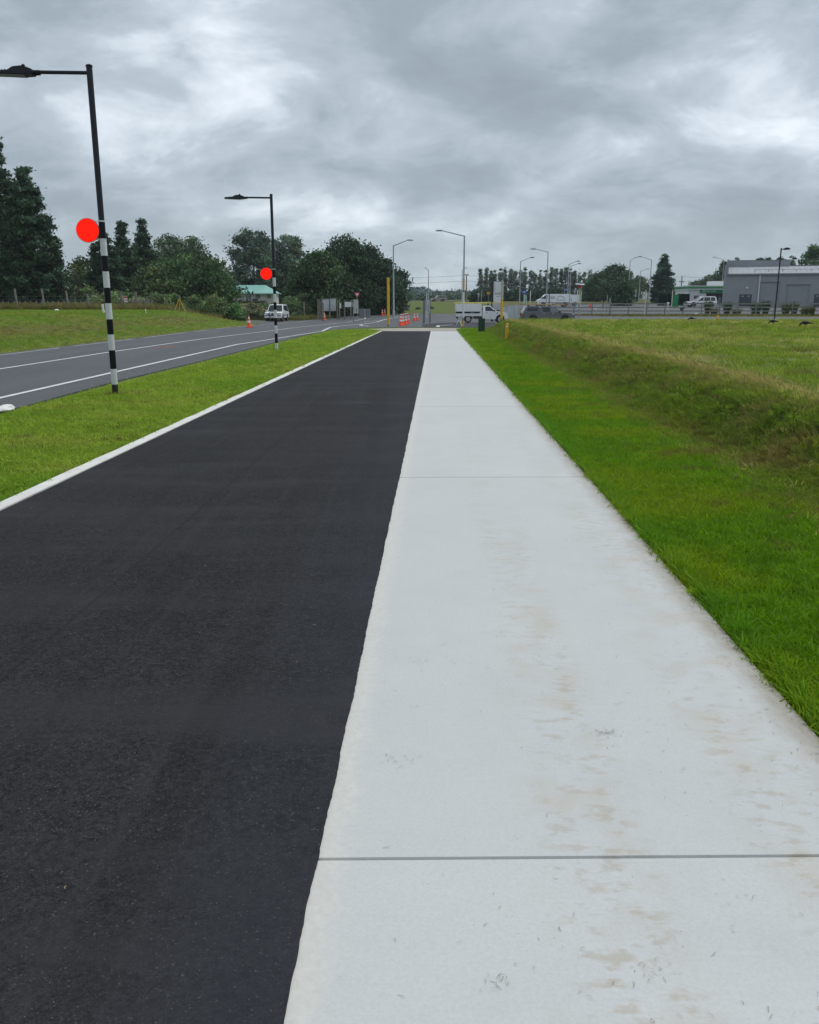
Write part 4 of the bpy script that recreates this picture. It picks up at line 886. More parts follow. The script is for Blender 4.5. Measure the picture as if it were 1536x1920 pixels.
# ------------------------------------------------------------------ highway street lights
def street_light(px, Y, top, apx, atop, label, r=.085, group='tall grey street lights with raked arms'):
    x = XA(px, Y, 5); z0 = gz1(x, Y); H = ZA(top, Y) - z0; ax = XA(apx, Y, H) - x; az = ZA(atop, Y) - z0
    t = thing('street_light', label, 'street light', (x, Y, z0), 0, group); k = 1 if ax > 0 else -1
    MB().tube([(0, 0, -.3), (0, 0, .9), (0, 0, .95), (0, 0, H)], [r * 1.5, r * 1.5, r * 1.15, r * .72], 10).build('pole', M_STEEL, t, smooth=True)
    e_ = ax - k * min(.7, abs(ax) * .3)
    MB().tube([(0, 0, H - .06), (e_, 0, az - .02)], [r * .62, r * .45], 8).build('arm', M_STEEL, t, smooth=True)
    lum = MB().prism([(e_ - k * .05, az - .07), (e_ - k * .05, az + .05), (e_ + k * .25, az + .07), (ax, az + .02), (ax, az - .05)], -.14, .14).build('luminaire', M_STEEL, t, bev=.015)
    MB().prism([(e_ + k * .1, az - .085), (e_ + k * .1, az - .06), (ax - k * .04, az - .052), (ax - k * .04, az - .075)], -.1, .1).build('lens', M_LENS, lum)
    return t
street_light(738, 112, 460, 775, 450, 'grey street light beside the tall yellow pole with its arm to the right', .10)
street_light(870, 96, 441.5, 817, 432, 'tallest grey street light rising behind the white utility truck', .10)
street_light(803.5, 160, 506.5, 796.5, 502.5, 'slim street light behind the white notice cabinet')
street_light(866.5, 190, 506, 876, 502, 'distant slim street light just left of the tallest one')
street_light(975.5, 118, 489.5, 1002, 482.5, 'street light at the right end of the white mesh screen', .07)
street_light(1026, 122, 471.5, 994, 466.5, 'street light with its arm to the left behind the grey truck', .08)
street_light(1065.5, 150, 495, 1087, 489.5, 'left street light of the close pair above the white van', .08)
street_light(1069.5, 130, 498.5, 1089, 494, 'right street light of the close pair above the white van', .07)
street_light(1179, 172, 488.5, 1193, 483, 'street light left of the round dark bush, arm to the right', .08)
street_light(1219, 150, 486.5, 1194, 481, 'street light with long arm to the left near the twin-topped conifer', .08)
street_light(1199, 205, 508.5, 1217, 504, 'farther street light seen between two nearer ones by the round bush', .09)
street_light(1353, 230, 487, 1334, 482, 'street light rising behind the car wash', .10)
# dark thin posts by the road
def plain_post(name, px, base, top, r, m, label, cat='post', group=None, Y=None, sides=10, capm=None):
    if Y is None: x, y = G(px, base)
    else: x, y = XA(px, Y, 1.5), Y
    z0 = gz1(x, y); H = ZA(top, y) - z0
    t = MB().tube([(0, 0, -.15), (0, 0, H * .97), (0, 0, H)], [r, r, r * .85], sides).build(name, m, None, smooth=True)
    t.location = (x, y, z0); return tag(t, label, cat, group)
plain_post('sign_post', 1030, 0, 511, .05, M_BLACK, 'thin black post before the white van', Y=124)
plain_post('sign_post', 1131, 0, 546, .05, M_BLACK, 'short black post in front of the white camper van', Y=124)

# ------------------------------------------------------------------ yellow poles and markers
def yellow_pole(px, base, top, label, segs, r=.085, Y=None):
    if Y is None: x, y = G(px, base)
    else: x, y = XA(px, Y, 1.5), Y
    z0 = gz1(x, y); H = ZA(top, y) - z0
    t = thing('marker_pole', label, 'pole', (x, y, z0), 0, 'yellow height marker poles')
    MB().tube([(0, 0, -.2), (.01, 0, H - .02)], r * .92, 12).build('pole', M_WOOD, t, smooth=True)
    for a, b, m in segs:
        za, zb = ZA(b, y) - z0, ZA(a, y) - z0
        MB().tube([(0, 0, za), (0, 0, zb)], r, 12).build('sleeve', m, t, smooth=True)
    MB().tube([(-r * 1.3, 0, H - .14), (r * 1.5, 0, H - .10)], .016, 6).build('bolt', M_STRAP, t)
    return t
yellow_pole(728.5, 612.5, 520, 'tall yellow pole at the tip of the grass strip', [(520, 609, M_YEL)], .105)
yellow_pole(868.5, 613, 523, 'yellow and grey marker pole left of the green cabinet', [(524, 544, M_YEL), (548, 596, M_WHITEP), (601, 612.5, M_YEL)], .075)
yellow_pole(924.5, 0, 529, 'yellow pole behind the bonnet of the white utility truck, left of the white board', [(530, 578, M_YEL)], .12, Y=101)
yellow_pole(941, 0, 525, 'white topped yellow pole right of the white board', [(525.5, 561, mat('grubby_white_sleeve', (.50, .48, .44), .7, .25, 4)), (561.5, 597.5, M_YEL)], .10, Y=70)
def stub(px, base, top, r, label, m, Y=None):
    x, y = G(px, base) if Y is None else (XA(px, Y, 1.0), Y)
    z0 = gz1(x, y); H = ZA(top, y) - z0
    t = thing('marker_post', label, 'marker post', (x, y, z0), 0, 'short yellow marker posts')
    MB().tube([(0, 0, -.1), (.02, 0, H - .01)], r, 14).build('post', m, t, smooth=True)
    MB().lathe([(r * 1.05, -.03), (r * 1.05, .005), (r * .6, .02)], 14, 'z', (.02, 0, H - .01)).build('cap', m, t, smooth=True)
    MB().box(-r * .5, r * .5, -r - .006, -r * .8, H * .80, H * .88).build('marker_label', M_WHITE, t)
stub(949.5, 640, 606.5, .068, 'short yellow marker post at the foot of the grass bank', M_YEL)
stub(1345.5, 601.5, 592, .075, 'small yellow marker stub on the far edge of the right field', M_YEL, 57.5)
# green utility cabinet
x, y = G(903, 625.5); z0 = gz1(x, y)
t = thing('utility_cabinet', 'dark green utility cabinet at the far end of the right verge', 'cabinet', (x, y, z0), -.12)
MB().box(-.19, .19, -.16, .16, -.05, .82).build('body', M_GREEN, t, bev=.012); MB().box(-.205, .205, -.175, .175, .822, .875).build('lid', M_GREEN, t, bev=.012)
d = MB().box(-.165, .165, -.172, -.158, .05, .78).build('door', M_GREEN, t, bev=.004); MB().box(.11, .135, -.19, -.173, .40, .50).build('handle', M_BLACK, d); MB().box(-.21, .21, -.18, .18, -.04, .02).build('plinth', M_BLACK, t)

# ------------------------------------------------------------------ vehicles (built along +x, standing on z = 0)
def wheel(t, x, y, r, w=.22, side=1):
    ty = MB().lathe([(r * .62, -w / 2), (r * .94, -w / 2), (r, -w / 3), (r, w / 3), (r * .94, w / 2), (r * .62, w / 2)], 22, 'y', (x, y, r)).build('wheel', M_TYRE, t, smooth=True)
    s = -1 if y < 0 else 1
    rim = MB().lathe([(r * .10, w / 2 * s - .02 * s), (r * .28, w / 2 * s - .01 * s), (r * .52, w / 2 * s - .05 * s), (r * .64, w / 2 * s + .004 * s)], 20, 'y', (x, y, r)).build('rim', M_RIM, ty, smooth=True)
    for k in range(6):
        a = k * math.pi / 3; MB().cbox((x + math.cos(a) * r * .43, y + s * (w / 2 - .035), r + math.sin(a) * r * .43), (.05, .012, .05)).build('vent', M_TRIM, ty)
def pane(t, pts, W, tap, zb, m=M_GLASS, off=.008, name='window'):
    for s in (-1, 1):
        q = [(x, s * (W - tap * max(0, z - zb) + off), z) for x, z in pts]
        n = len(q); q2 = [(a, b - s * .012, c) for a, b, c in q]
        f = [tuple(range(n)), tuple(range(n, 2 * n))[::-1]] + [(i, n + i, n + (i + 1) % n, (i + 1) % n) for i in range(n)]
        MB().add(q + q2, f).build(name, m, t)
def arch(t, x, W, r):
    for s in (-1, 1):
        pts = [(x + math.cos(a) * r, r * .84 + math.sin(a) * r) for a in np.linspace(-.25, math.pi + .25, 14)]
        MB().prism([(p, max(.12, q)) for p, q in pts], s * (W - .10), s * (W + .006)).build('wheel_arch', M_TRIM, t)
def front_pane(t, x0, z0, x1, z1, W0, W1, name='windscreen', m=M_GLASS):
    d = Vector((z1 - z0, 0, x0 - x1)).normalized() * .012
    if name != 'windscreen': d = -d
    MB().slab([(x0 + d.x, -W0, z0 + d.z), (x0 + d.x, W0, z0 + d.z), (x1 + d.x, W1, z1 + d.z), (x1 + d.x, -W1, z1 + d.z)], .008).build(name, m, t)
def both(t, name, m, x0, x1, y0, y1, z0, z1, bev=0.0):
    for s in (-1, 1): MB().box(x0, x1, *sorted((s * y0, s * y1)), z0, z1).build(name, m, t, bev=bev)
def plate(t, x, z, s=1): MB().box(*sorted((x, x + .012 * s)), -.18, .18, z, z + .11).build('number_plate', M_WHITE, t)

# white service truck with canopy boxes
Y = 92.0; x = XA(902.5, Y); t = thing('utility_truck', 'white single-cab utility truck with canopy boxes crossing behind the yellow poles', 'truck', (x, Y, gz1(x, Y) + .03), -.02)
W = .90
MB().prism([(.10, .42), (.10, 1.12), (.12, 1.18), (1.50, 1.17), (1.62, 1.20), (2.35, 1.10), (2.68, .98), (2.76, .80), (2.78, .46), (2.66, .36), (1.2, .34)], -W, W).build('body', M_CARW, t, bev=.05)
MB().prism([(.12, 1.12), (.16, 1.66), (.24, 1.74), (.80, 1.75), (.95, 1.70), (1.56, 1.17)], -W + .02, W - .02, taper=.22, zb=1.12).build('cab', M_CARW, t, bev=.03)
pane(t, [(.36, 1.20), (.36, 1.64), (.80, 1.65), (.92, 1.60), (1.34, 1.20)], W - .02, .22, 1.12); front_pane(t, 1.53, 1.21, .99, 1.68, .80, .70); front_pane(t, .135, 1.22, .16, 1.60, .78, .68, 'rear_window')
both(t, 'door_seam', M_TRIM, .885, .90, W + .002, W + .005, .45, 1.15); both(t, 'door_handle', M_TRIM, .46, .62, W + .004, W + .03, 1.0, 1.035); both(t, 'mirror', M_TRIM, 1.22, 1.36, W + .0, W + .20, 1.16, 1.32, .02); both(t, 'fender_badge', M_TRIM, 1.55, 1.72, W + .002, W + .01, .95, 1.03)
arch(t, 1.92, W, .46)
both(t, 'headlamp', M_LAMPW, 2.48, 2.72, .52, .88, .86, .98, .02); MB().box(2.74, 2.80, -.48, .48, .62, .92).build('grille', M_TRIM, t, bev=.01); MB().box(2.70, 2.82, -.88, .88, .36, .52).build('bumper', M_CARW, t, bev=.03); plate(t, 2.82, .42)
MB().box(-2.60, 1.0, -.42, .42, .42, .60).build('chassis', M_TRIM, t); MB().box(-2.72, .02, -.93, .93, .68, .80).build('tray', M_CARW, t, bev=.01); MB().box(-.95, .0, -.86, .86, .42, .66).build('underbody_box', M_TRIM, t)
for s in (-1, 1):
    c = MB().box(-2.74, -.02, *sorted((s * .93, s * .30)), .81, 1.92).build('canopy_box', M_CARW, t, bev=.02)
    MB().prism([(-2.72, .96), (-2.72, 1.13), (-.10, 1.13), (-.26, .96)], *sorted((s * .931, s * .937))).build('stripe', M_BLACK, c)
    lo = text_part('SERVICE', .11, mat('pale_print', (.55, .57, .6), .5), c, (-1.15 if s < 0 else -.4, s * .941, 1.005), (R(90), 0, 0 if s < 0 else R(180)))
    MB().box(-2.70, -.06, *sorted((s * .931, s * .934)), 1.150, 1.158).build('lid_seam', M_TRIM, c)
    MB().prism([(-1.96, .62), (-1.86, .78), (-.98, .78), (-.84, .44), (-.88, .44), (-1.02, .72), (-1.82, .72), (-1.92, .58)], *sorted((s * .70, s * .94))).build('mudguard', M_CARW, t)
MB().box(-2.74, -.02, -.30, .30, .81, 1.86).build('canopy_core', M_CARW, t)
both(t, 'tail_lamp', M_LAMPR, -2.76, -2.73, .60, .88, .70, .78); plate(t, -2.75, .5, -1)
for x_ in (-2.3, -.6, .70): MB().box(x_ - .03, x_ + .03, -.75, .75, 1.92 if x_ < 0 else 1.90, 1.96).build('roof_bar', M_TRIM, t)
both(t, 'rack_leg', M_TRIM, .67, .73, .62, .68, 1.70, 1.92)
for x_ in (-1.40, 1.92):
    for s in (-1, 1): wheel(t, x_, s * .80, .37, .24)
truck = t
lt = thing('ladder', 'yellow fibreglass ladder lying on the roof of the white utility truck', 'ladder', (x, Y, gz1(x, Y) + .03 + 1.97), -.02)
for s in (-.22, .22): MB().box(-2.85, 1.90, s - .03, s + .03, 0, .11).build('rail', M_YELW, lt)
for k in range(14): MB().tube([(-2.7 + k * .34, -.2, .055), (-2.7 + k * .34, .2, .055)], .02, 6).build('rung', M_YELW, lt)
MB().box(.98, 1.04, -.27, .27, -.02, .13).build('strap', M_TRIM, lt)

# dark grey double cab truck with canopy
Y = 90.0; x = XA(1027, Y); zt = gz1(x, Y) + .03; t = thing('pickup_truck', 'dark grey double-cab pickup with canopy half hidden behind the grass field', 'pickup truck', (x, Y, zt), .02)
W = .92
MB().prism([(-2.66, .46), (-2.70, .70), (-2.62, 1.04), (1.20, 1.05), (2.30, .98), (2.62, .82), (2.68, .50), (2.56, .36), (-2.4, .36)], -W, W).build('body', M_CARG, t, bev=.05)
MB().prism([(-.92, 1.02), (-.88, 1.60), (-.78, 1.68), (.32, 1.68), (.50, 1.62), (1.28, 1.03)], -W + .02, W - .02, taper=.24, zb=1.02).build('cab', M_CARG, t, bev=.03)
MB().prism([(-2.62, 1.05), (-2.34, 1.62), (-2.20, 1.70), (-.99, 1.70), (-.96, 1.05)], -W + .02, W - .02, taper=.22, zb=1.05).build('canopy', M_CARG, t, bev=.03)
pane(t, [(-2.34, 1.18), (-2.18, 1.56), (-1.12, 1.56), (-1.10, 1.18)], W - .02, .22, 1.05); pane(t, [(-.66, 1.12), (-.74, 1.56), (.10, 1.58), (.12, 1.12)], W - .02, .24, 1.02); pane(t, [(.20, 1.12), (.18, 1.57), (.42, 1.55), (.98, 1.12)], W - .02, .24, 1.02, M_GLASSP)
front_pane(t, 1.24, 1.08, .54, 1.60, .80, .70); front_pane(t, -2.60, 1.12, -2.36, 1.58, .78, .68, 'rear_window')
both(t, 'door_handle', M_STRAP, -.62, -.42, W + .004, W + .03, .96, 1.0); both(t, 'door_handle', M_STRAP, .32, .52, W + .004, W + .03, .94, .98); both(t, 'door_seam', M_TRIM, .15, .165, W + .002, W + .006, .45, 1.03); both(t, 'mirror', M_TRIM, .98, 1.12, W, W + .2, 1.04, 1.20, .02)
both(t, 'tail_lamp', M_LAMPR, -2.70, -2.56, .70, .93, .70, 1.00, .02); both(t, 'headlamp', M_LAMPW, 2.30, 2.58, .56, .91, .80, .93, .02); MB().box(2.60, 2.72, -.6, .6, .40, .60).build('bull_bar', M_STRAP, t, bev=.02); MB().box(2.58, 2.70, -.50, .50, .62, .88).build('grille', M_TRIM, t)
MB().box(-2.80, -2.62, -.86, .86, .36, .52).build('rear_bumper', M_TRIM, t, bev=.02); plate(t, -2.81, .56, -1); both(t, 'side_step', M_TRIM, -.9, 1.1, .80, 1.0, .32, .38)
arch(t, -1.62, W, .47); arch(t, 1.66, W, .47)
for x_ in (-1.62, 1.66):
    for s in (-1, 1): wheel(t, x_, s * .80, .38, .24)
for x_ in (-2.0, -1.1, .15): MB().box(x_ - .03, x_ + .03, -.72, .72, 1.70, 1.78).build('roof_bar', M_TRIM, t)
tb_ = thing('timber_load', 'bundle of sawn timber strapped on the roof of the dark grey pickup', 'timber', (x, Y, zt + 1.785), .02)
k = 0
for iy in range(4):
    for iz in range(2):
        a = -2.9 + .35 * random.random(); b = a + 4.3 + .5 * random.random()
        MB().box(a, b, -.26 + iy * .13, -.145 + iy * .13, iz * .075, iz * .075 + .068).build('plank', M_TIMB, tb_)
MB().box(.45, .52, -.30, .30, -.01, .16).build('strap', M_TRIM, tb_); MB().box(1.75, 1.85, -.2, .2, .0, .10).build('red_flag', M_RED, tb_)

# generic wagon used for the off-road cars and the hatch by the car wash
def suv(name, label, cat, loc, rz, paint, L=4.8, H=1.80, bull=False, rack=False, low=False):
    t = thing(name, label, cat, loc, rz); h = L / 2; W = .93; zb = H * .56
    MB().prism([(-h, .45), (-h + .02, zb - .05), (-h + .08, zb), (h * .40, zb + .02), (h * .90, zb - .06), (h * .99, zb - .22), (h, .48), (h - .12, .36), (-h + .12, .38)], -W, W).build('body', paint, t, bev=.05)
    cx1 = h * .10 if not low else 0.0
    MB().prism([(-h + .10, zb - .02), (-h + .24, H - .14), (-h + .42, H), (cx1 - .05, H), (cx1 + .12, H - .05), (h * .46, zb)], -W + .03, W - .03, taper=.22, zb=zb).build('cabin', paint, t, bev=.03)
    wz0, wz1 = zb + .06, H - .12
    pane(t, [(-h + .32, wz0), (-h + .44, wz1), (-h + 1.05, wz1), (-h + 1.05, wz0)], W - .03, .22, zb); pane(t, [(-h + 1.13, wz0), (-h + 1.13, wz1), (-.22, wz1), (-.20, wz0)], W - .03, .22, zb); pane(t, [(-.12, wz0), (-.14, wz1), (cx1 + .0, wz1), (h * .34, wz0)], W - .03, .22, zb)
    front_pane(t, h * .44, zb + .06, cx1 + .14, H - .08, .80, .68); front_pane(t, -h + .12, zb + .05, -h + .25, H - .18, .78, .68, 'rear_window')
    both(t, 'headlamp', M_LAMPW, h - .22, h - .02, .50, .90, zb - .28, zb - .10, .03); both(t, 'tail_lamp', M_LAMPR, -h - .01, -h + .12, .72, .94, zb - .34, zb - .02, .02); both(t, 'mirror', paint, h * .33, h * .33 + .12, W, W + .20, zb + .02, zb + .18, .03)
    MB().box(h - .08, h + .015, -.48, .48, zb - .30, zb - .10).build('grille', M_TRIM, t); MB().box(h - .10, h + .03, -.90, .90, .36, .56).build('bumper', paint, t, bev=.03); plate(t, h + .03, .42); both(t, 'side_moulding', M_TRIM, -1.1, .9, W + .002, W + .02, .62, .70)
    both(t, 'door_handle', M_TRIM, -.55, -.40, W + .003, W + .025, zb - .10, zb - .06); both(t, 'door_seam', M_TRIM, -.19, -.175, W + .002, W + .006, .45, zb - .03)
    arch(t, h * .60, W, .44); arch(t, -h * .58, W, .44)
    for x_ in (h * .60, -h * .58):
        for s in (-1, 1): wheel(t, x_, s * .80, .37, .24)
    if bull:
        b = MB().tube([(h + .06, -.86, .62), (h + .16, -.60, .66), (h + .16, .60, .66), (h + .06, .86, .62)], .04, 8)
        for s in (-1, 1): b.tube([(h + .14, s * .34, .34), (h + .16, s * .34, .66), (h + .14, s * .32, 1.0)], .035, 8)
        b.tube([(h + .14, -.32, 1.0), (h + .14, .32, 1.0)], .035, 8); b.build('bull_bar', M_TRIM, t, smooth=True)
        for s in (-1, 1): MB().lathe([(.10, 0), (.12, .04), (.10, .06)], 16, 'x', (h + .18, s * .20, .82)).build('driving_lamp', M_LAMPW, t, smooth=True)
    if rack:
        m = MB()
        for s in (-.6, .6): m.box(-h + .5, cx1 - .1, s - .03, s + .03, H + .10, H + .16)
        for k in range(6): xx = -h + .5 + k * (cx1 - .1 + h - .5) / 5.2; m.box(xx, xx + .05, -.6, .6, H + .09, H + .13)
        for s in (-.6, .6):
            for xx in (-h + .7, cx1 - .4): m.box(xx, xx + .05, s - .02, s + .02, H - .02, H + .1)
        m.build('roof_rack', M_TRIM, t)
    both(t, 'roof_rail', M_TRIM, -h + .5, cx1 - .1, .64, .68, H + .005, H + .04) if not rack else None
    return t
x, y = G(520, 602.0); suv('parked_car', 'white off-road car with bull bar and roof rack parked on the left roadside', 'car', (x, y, gz1(x, y)), -math.pi / 2 - .04, M_CARW, bull=True, rack=True)
Y = 269; x = XA(822, Y); suv('passing_car', 'pale gold off-road wagon passing on the far highway', 'car', (x, Y, gz1(x, Y) + .06), math.pi + .25, M_GOLD, L=4.7, H=1.75)
Y = 132; x = XA(1313, Y); suv('parked_car', 'white wagon parked in front of the car wash behind the rail fence', 'car', (x, Y, gz1(x, Y) + .06), math.pi, M_CARW, L=4.5, H=1.62, low=True)

def van(label, px, Y, rz, L, H, loc_dz=.05, art=None, nose=.9):
    x = XA(px, Y); t = thing('van', label, 'van', (x, Y, gz1(x, Y) + loc_dz), rz); h = L / 2; W = .98
    MB().prism([(-h, .42), (-h, H - .12), (-h + .10, H), (h - nose - .55, H), (h - nose - .35, H - .08), (h - .62, 1.25), (h - .10, 1.02), (h, .80), (h, .42), (h - .1, .34), (-h + .1, .34)], -W, W, taper=.07, zb=1.1).build('body', M_CARW, t, bev=.05)
    pane(t, [(h - 1.55, 1.22), (h - 1.60, 1.75), (h - 1.18, 1.75), (h - .74, 1.22)], W, .07, 1.1)
    front_pane(t, h - .60, 1.27, h - nose - .34, H - .16, .86, .82)
    both(t, 'headlamp', M_LAMPW, h - .20, h - .01, .60, .95, .80, 1.0, .03); MB().box(h - .06, h + .02, -.55, .55, .55, .80).build('grille', M_TRIM, t); MB().box(h - .08, h + .03, -.94, .94, .34, .50).build('bumper', M_TRIM, t, bev=.02); plate(t, h + .03, .38)
    both(t, 'tail_lamp', M_LAMPR, -h - .01, -h + .06, .86, .99, .8, 1.3); both(t, 'mirror', M_TRIM, h - .85, h - .74, W, W + .22, 1.25, 1.52, .02); both(t, 'door_seam', M_TRIM, h - 1.72, h - 1.70, W - .02, W + .004, .45, 1.9); both(t, 'side_moulding', M_TRIM, -h + .1, h - .3, W + .002, W + .02, .60, .68)
    arch(t, h - .95, W, .40); arch(t, -h + .95, W, .40)
    for x_ in (h - .95, -h + .95):
        for s in (-1, 1): wheel(t, x_, s * .84, .34, .22)
    if art: art(t, h, W, H)
    return t
def art_arc(t, h, W, H):
    g = mat('grey_van_print', (.30, .30, .33), .5); p = mat('mauve_van_print', (.34, .22, .27), .5)
    for s in (-1, 1):
        yy = lambda z: s * (W - .07 * max(0, z - 1.1) + .004)
        cxx = -1.0; pts = [(cxx + math.cos(a) * .62, 1.05 + math.sin(a) * .62) for a in np.linspace(.2, math.pi - .2, 14)] + [(cxx + math.cos(a) * .54, 1.05 + math.sin(a) * .54) for a in np.linspace(math.pi - .2, .2, 14)]
        V = [(a, yy(b), b) for a, b in pts]; MB().add(V, [tuple([i, i + 1, 26 - i, 27 - i]) for i in range(13)]).build('arc_logo', g, t)
        for k, (a, b, zq, mm) in enumerate([(-.15, .75, 1.48, p), (-.05, .65, 1.34, g), (-.05, .60, 1.22, g), (-1.75, -.35, .98, g)]): MB().add([(a, yy(zq), zq), (b, yy(zq), zq), (b, yy(zq), zq + .07), (a, yy(zq), zq + .07)], [(0, 1, 2, 3)]).build('print_line', mm, t)
van('white panel van with an arc logo behind the rail fence', 1037, 138, math.pi, 5.3, 1.95, .05, art_arc)
def art_diamond(t, h, W, H):
    g = mat('dark_van_print', (.12, .12, .13), .5)
    for s in (-1, 1):
        yy = lambda z: s * (W - .07 * max(0, z - 1.1) + .004)
        MB().add([(-h + .3, yy(1.5), 1.5), (-h + 1.0, yy(1.9), 1.9), (-h + 1.7, yy(1.9), 1.9), (-h + 1.6, yy(1.0), 1.0)], [(0, 1, 2, 3)]).build('side_graphic', g, t)
    pane(t, [(h - 2.5, 1.25), (h - 2.5, 1.75), (h - 1.8, 1.75), (h - 1.8, 1.25)], W, .07, 1.1)
van('white high-roofed camper van driving left on the far road', 1131.5, 262, math.pi + .10, 4.9, 2.55, .06, art_diamond)
# boxy trailer behind the panel van
Y = 146; x = XA(1076, Y); t = thing('box_trailer', 'white box trailer parked behind the panel van', 'trailer', (x, Y, gz1(x, Y) + .1), math.pi)
MB().box(-.85, .85, -.8, .8, .45, 1.75).build('body', M_CARW, t, bev=.05); MB().box(-.80, .80, -.82, .82, 1.76, 1.80).build('roof', M_WHITE, t); MB().tube([(.85, 0, .5), (1.7, 0, .45)], .05, 6).build('drawbar', M_TRIM, t)
for s in (-1, 1): wheel(t, -.1, s * .86, .30, .18)
both(t, 'door_gap', M_TRIM, -.45, -.32, .801, .806, .5, 1.6)

# ------------------------------------------------------------------ cones
def cone(px, base, label, loc=None, group='orange traffic cones at the road works'):
    x, y = G(px, base); t = thing('traffic_cone', label, 'traffic cone', (x, y, gz1(x, y) + .035), random.random(), group)
    h = .86
    MB().box(-.21, .21, -.21, .21, 0, .045).build('base', M_CONE, t, bev=.012)
    rad = lambda z: .150 - .118 * (z - .045) / (h - .045)
    MB().lathe([(.165, .045), (rad(.07), .07), (rad(h), h), (.018, h + .004)], 20).build('body', M_CONE, t, smooth=True)
    for a, b in ((.36, .50), (.62, .78)): MB().lathe([(rad(a) + .004, a), (rad(b) + .004, b)], 20).build('sleeve', M_CONEW, t, smooth=True)
    return t
for px, base, lab in [(467.5, 615, 'orange cone standing alone on the far road edge left of the white car'), (608.5, 600.5, 'orange cone standing alone before the corrugated shed'), (717, 592, 'left cone of the three behind the tall yellow pole'), (721.5, 591, 'middle cone of the three behind the tall yellow pole'), (726, 589.6, 'cone half hidden by the tall yellow pole'), (751.5, 611.6, 'nearest cone at the left end of the cone row'), (755.5, 611.2, 'second cone of the row, close against the nearest'), (761, 609.3, 'cone in the middle of the row, the left of two under the bar'), (766, 606.3, 'cone at the right end of the striped bar'), (777, 602.2, 'wider looking cone standing clear right of the bar'), (783, 601.2, 'rightmost and smallest looking cone of the row')]: cone(px, base, lab)
a, b = G(751.5, 611.6), G(766, 606.3); t = thing('cone_bar', 'red and white bar lying across the tops of the cones', 'barrier bar', (a[0], a[1], gz1(*a) + .035 + .89)); d = Vector((b[0] - a[0], b[1] - a[1], 0)); n_ = 8
for k in range(n_): MB().tube([d * (k / n_), d * ((k + 1) / n_)], .03, 8).build('stripe', M_RED if k % 2 else M_WHITE, t)
for px, base, lab, g in [(741, 580, 'small dark rock nearest the street light', 0), (760, 582, 'largest pale-topped rock on the far grass edge', 1), (784, 580, 'brown rock left of the notice cabinet', 0), (809, 579, 'dark rock right of the notice cabinet', 0), (702, 577, 'dark rock under the dark trees', 0), (697, 577.5, 'small dark rock left of another under the dark trees', 0)]:
    x, y = G(px, base); rng = np.random.default_rng(int(px)); import bmesh
    bm = bmesh.new(); bmesh.ops.create_icosphere(bm, subdivisions=2, radius=1)
    k_ = (.38 if not g else .42) + .1 * rng.random()
    for v in bm.verts: q = 1 + .35 * (float(vnoise(v.co.x * 2 + px, v.co.y * 2 + v.co.z * 3, 5)) - .5); v.co = Vector((v.co.x * k_ * 1.25 * q, v.co.y * k_ * q, v.co.z * k_ * .72 * q + k_ * .4))
    me = bpy.data.meshes.new('rock'); bm.to_mesh(me); bm.free(); me.materials.append(M_ROCK); o = link(bpy.data.objects.new('rock', me)); o.location = (x, y, gz1(x, y)); tag(o, lab, 'rock', 'rocks along the far grass edge')

# ------------------------------------------------------------------ signs
def sign_base(name, label, cat, px, Y, base=None, rz=0, group=None):
    if base is not None: x, y = G(px, base)
    else: x, y = XA(px, Y, 1.5), Y
    z0 = gz1(x, y); t = thing(name, label, cat, (x, y, z0), rz, group); return t, x, y, z0
t, x, y, z0 = sign_base('road_sign', 'back of a square grey roadwork sign on a thin stand', 'sign', 684.5, None, 613, rz=.05)
H = ZA(579, y) - z0; h0 = ZA(595.5, y) - z0; w = pm(10.5, y)
MB().box(-w, w, -.008, .008, h0, H).build('panel', M_SIGNB, t); MB().box(-w * 1.01, w * 1.01, -.02, -.009, (h0 + H) / 2 - .02, (h0 + H) / 2 + .02).build('brace', M_SIGNB, t)
MB().tube([(0, -.03, 0), (0, -.03, H * .99)], .018, 8).build('stem', M_STRAP, t); MB().lathe([(.10, h0 - .10), (.05, h0 - .03), (.03, h0 + .02)], 10, 'z', (0, -.03, 0)).build('clamp', M_STRAP, t)
for a in range(4): MB().tube([(0, -.03, .14), (math.cos(a * 1.57 + .7) * .42, math.sin(a * 1.57 + .7) * .42, .01)], .014, 6).build('leg', M_STRAP, t)
def sandbag(px, base, sx_, sy_, sz_, label, dark=False):
    x, y = G(px, base); import bmesh; bm = bmesh.new(); bmesh.ops.create_uvsphere(bm, u_segments=20, v_segments=12, radius=1)
    for v in bm.verts: q = 1 + .14 * math.sin(v.co.x * 5 + v.co.y * 3) + .25 * (float(vnoise(v.co.x * 3 + 9, v.co.y * 3 + v.co.z * 2, 8)) - .5); v.co = Vector((math.copysign(abs(v.co.x) ** .6, v.co.x) * sx_ * q, math.copysign(abs(v.co.y) ** .7, v.co.y) * sy_ * q, (v.co.z * sz_ + sz_ * .8) * q))
    me = bpy.data.meshes.new('sandbag'); bm.to_mesh(me); bm.free(); me.shade_smooth(); me.materials.append(M_SAND); o = link(bpy.data.objects.new('sandbag', me)); o.location = (x, y, gz1(x, y) + .03); tag(o, label, 'sandbag', 'white sandbags')
sandbag(677.5, 612.5, .16, .13, .07, 'small white sandbag with dark underside beside the grey sign stand'); sandbag(5, 775, .17, .26, .045, 'white sandbag lying on the road edge at the left of the picture')
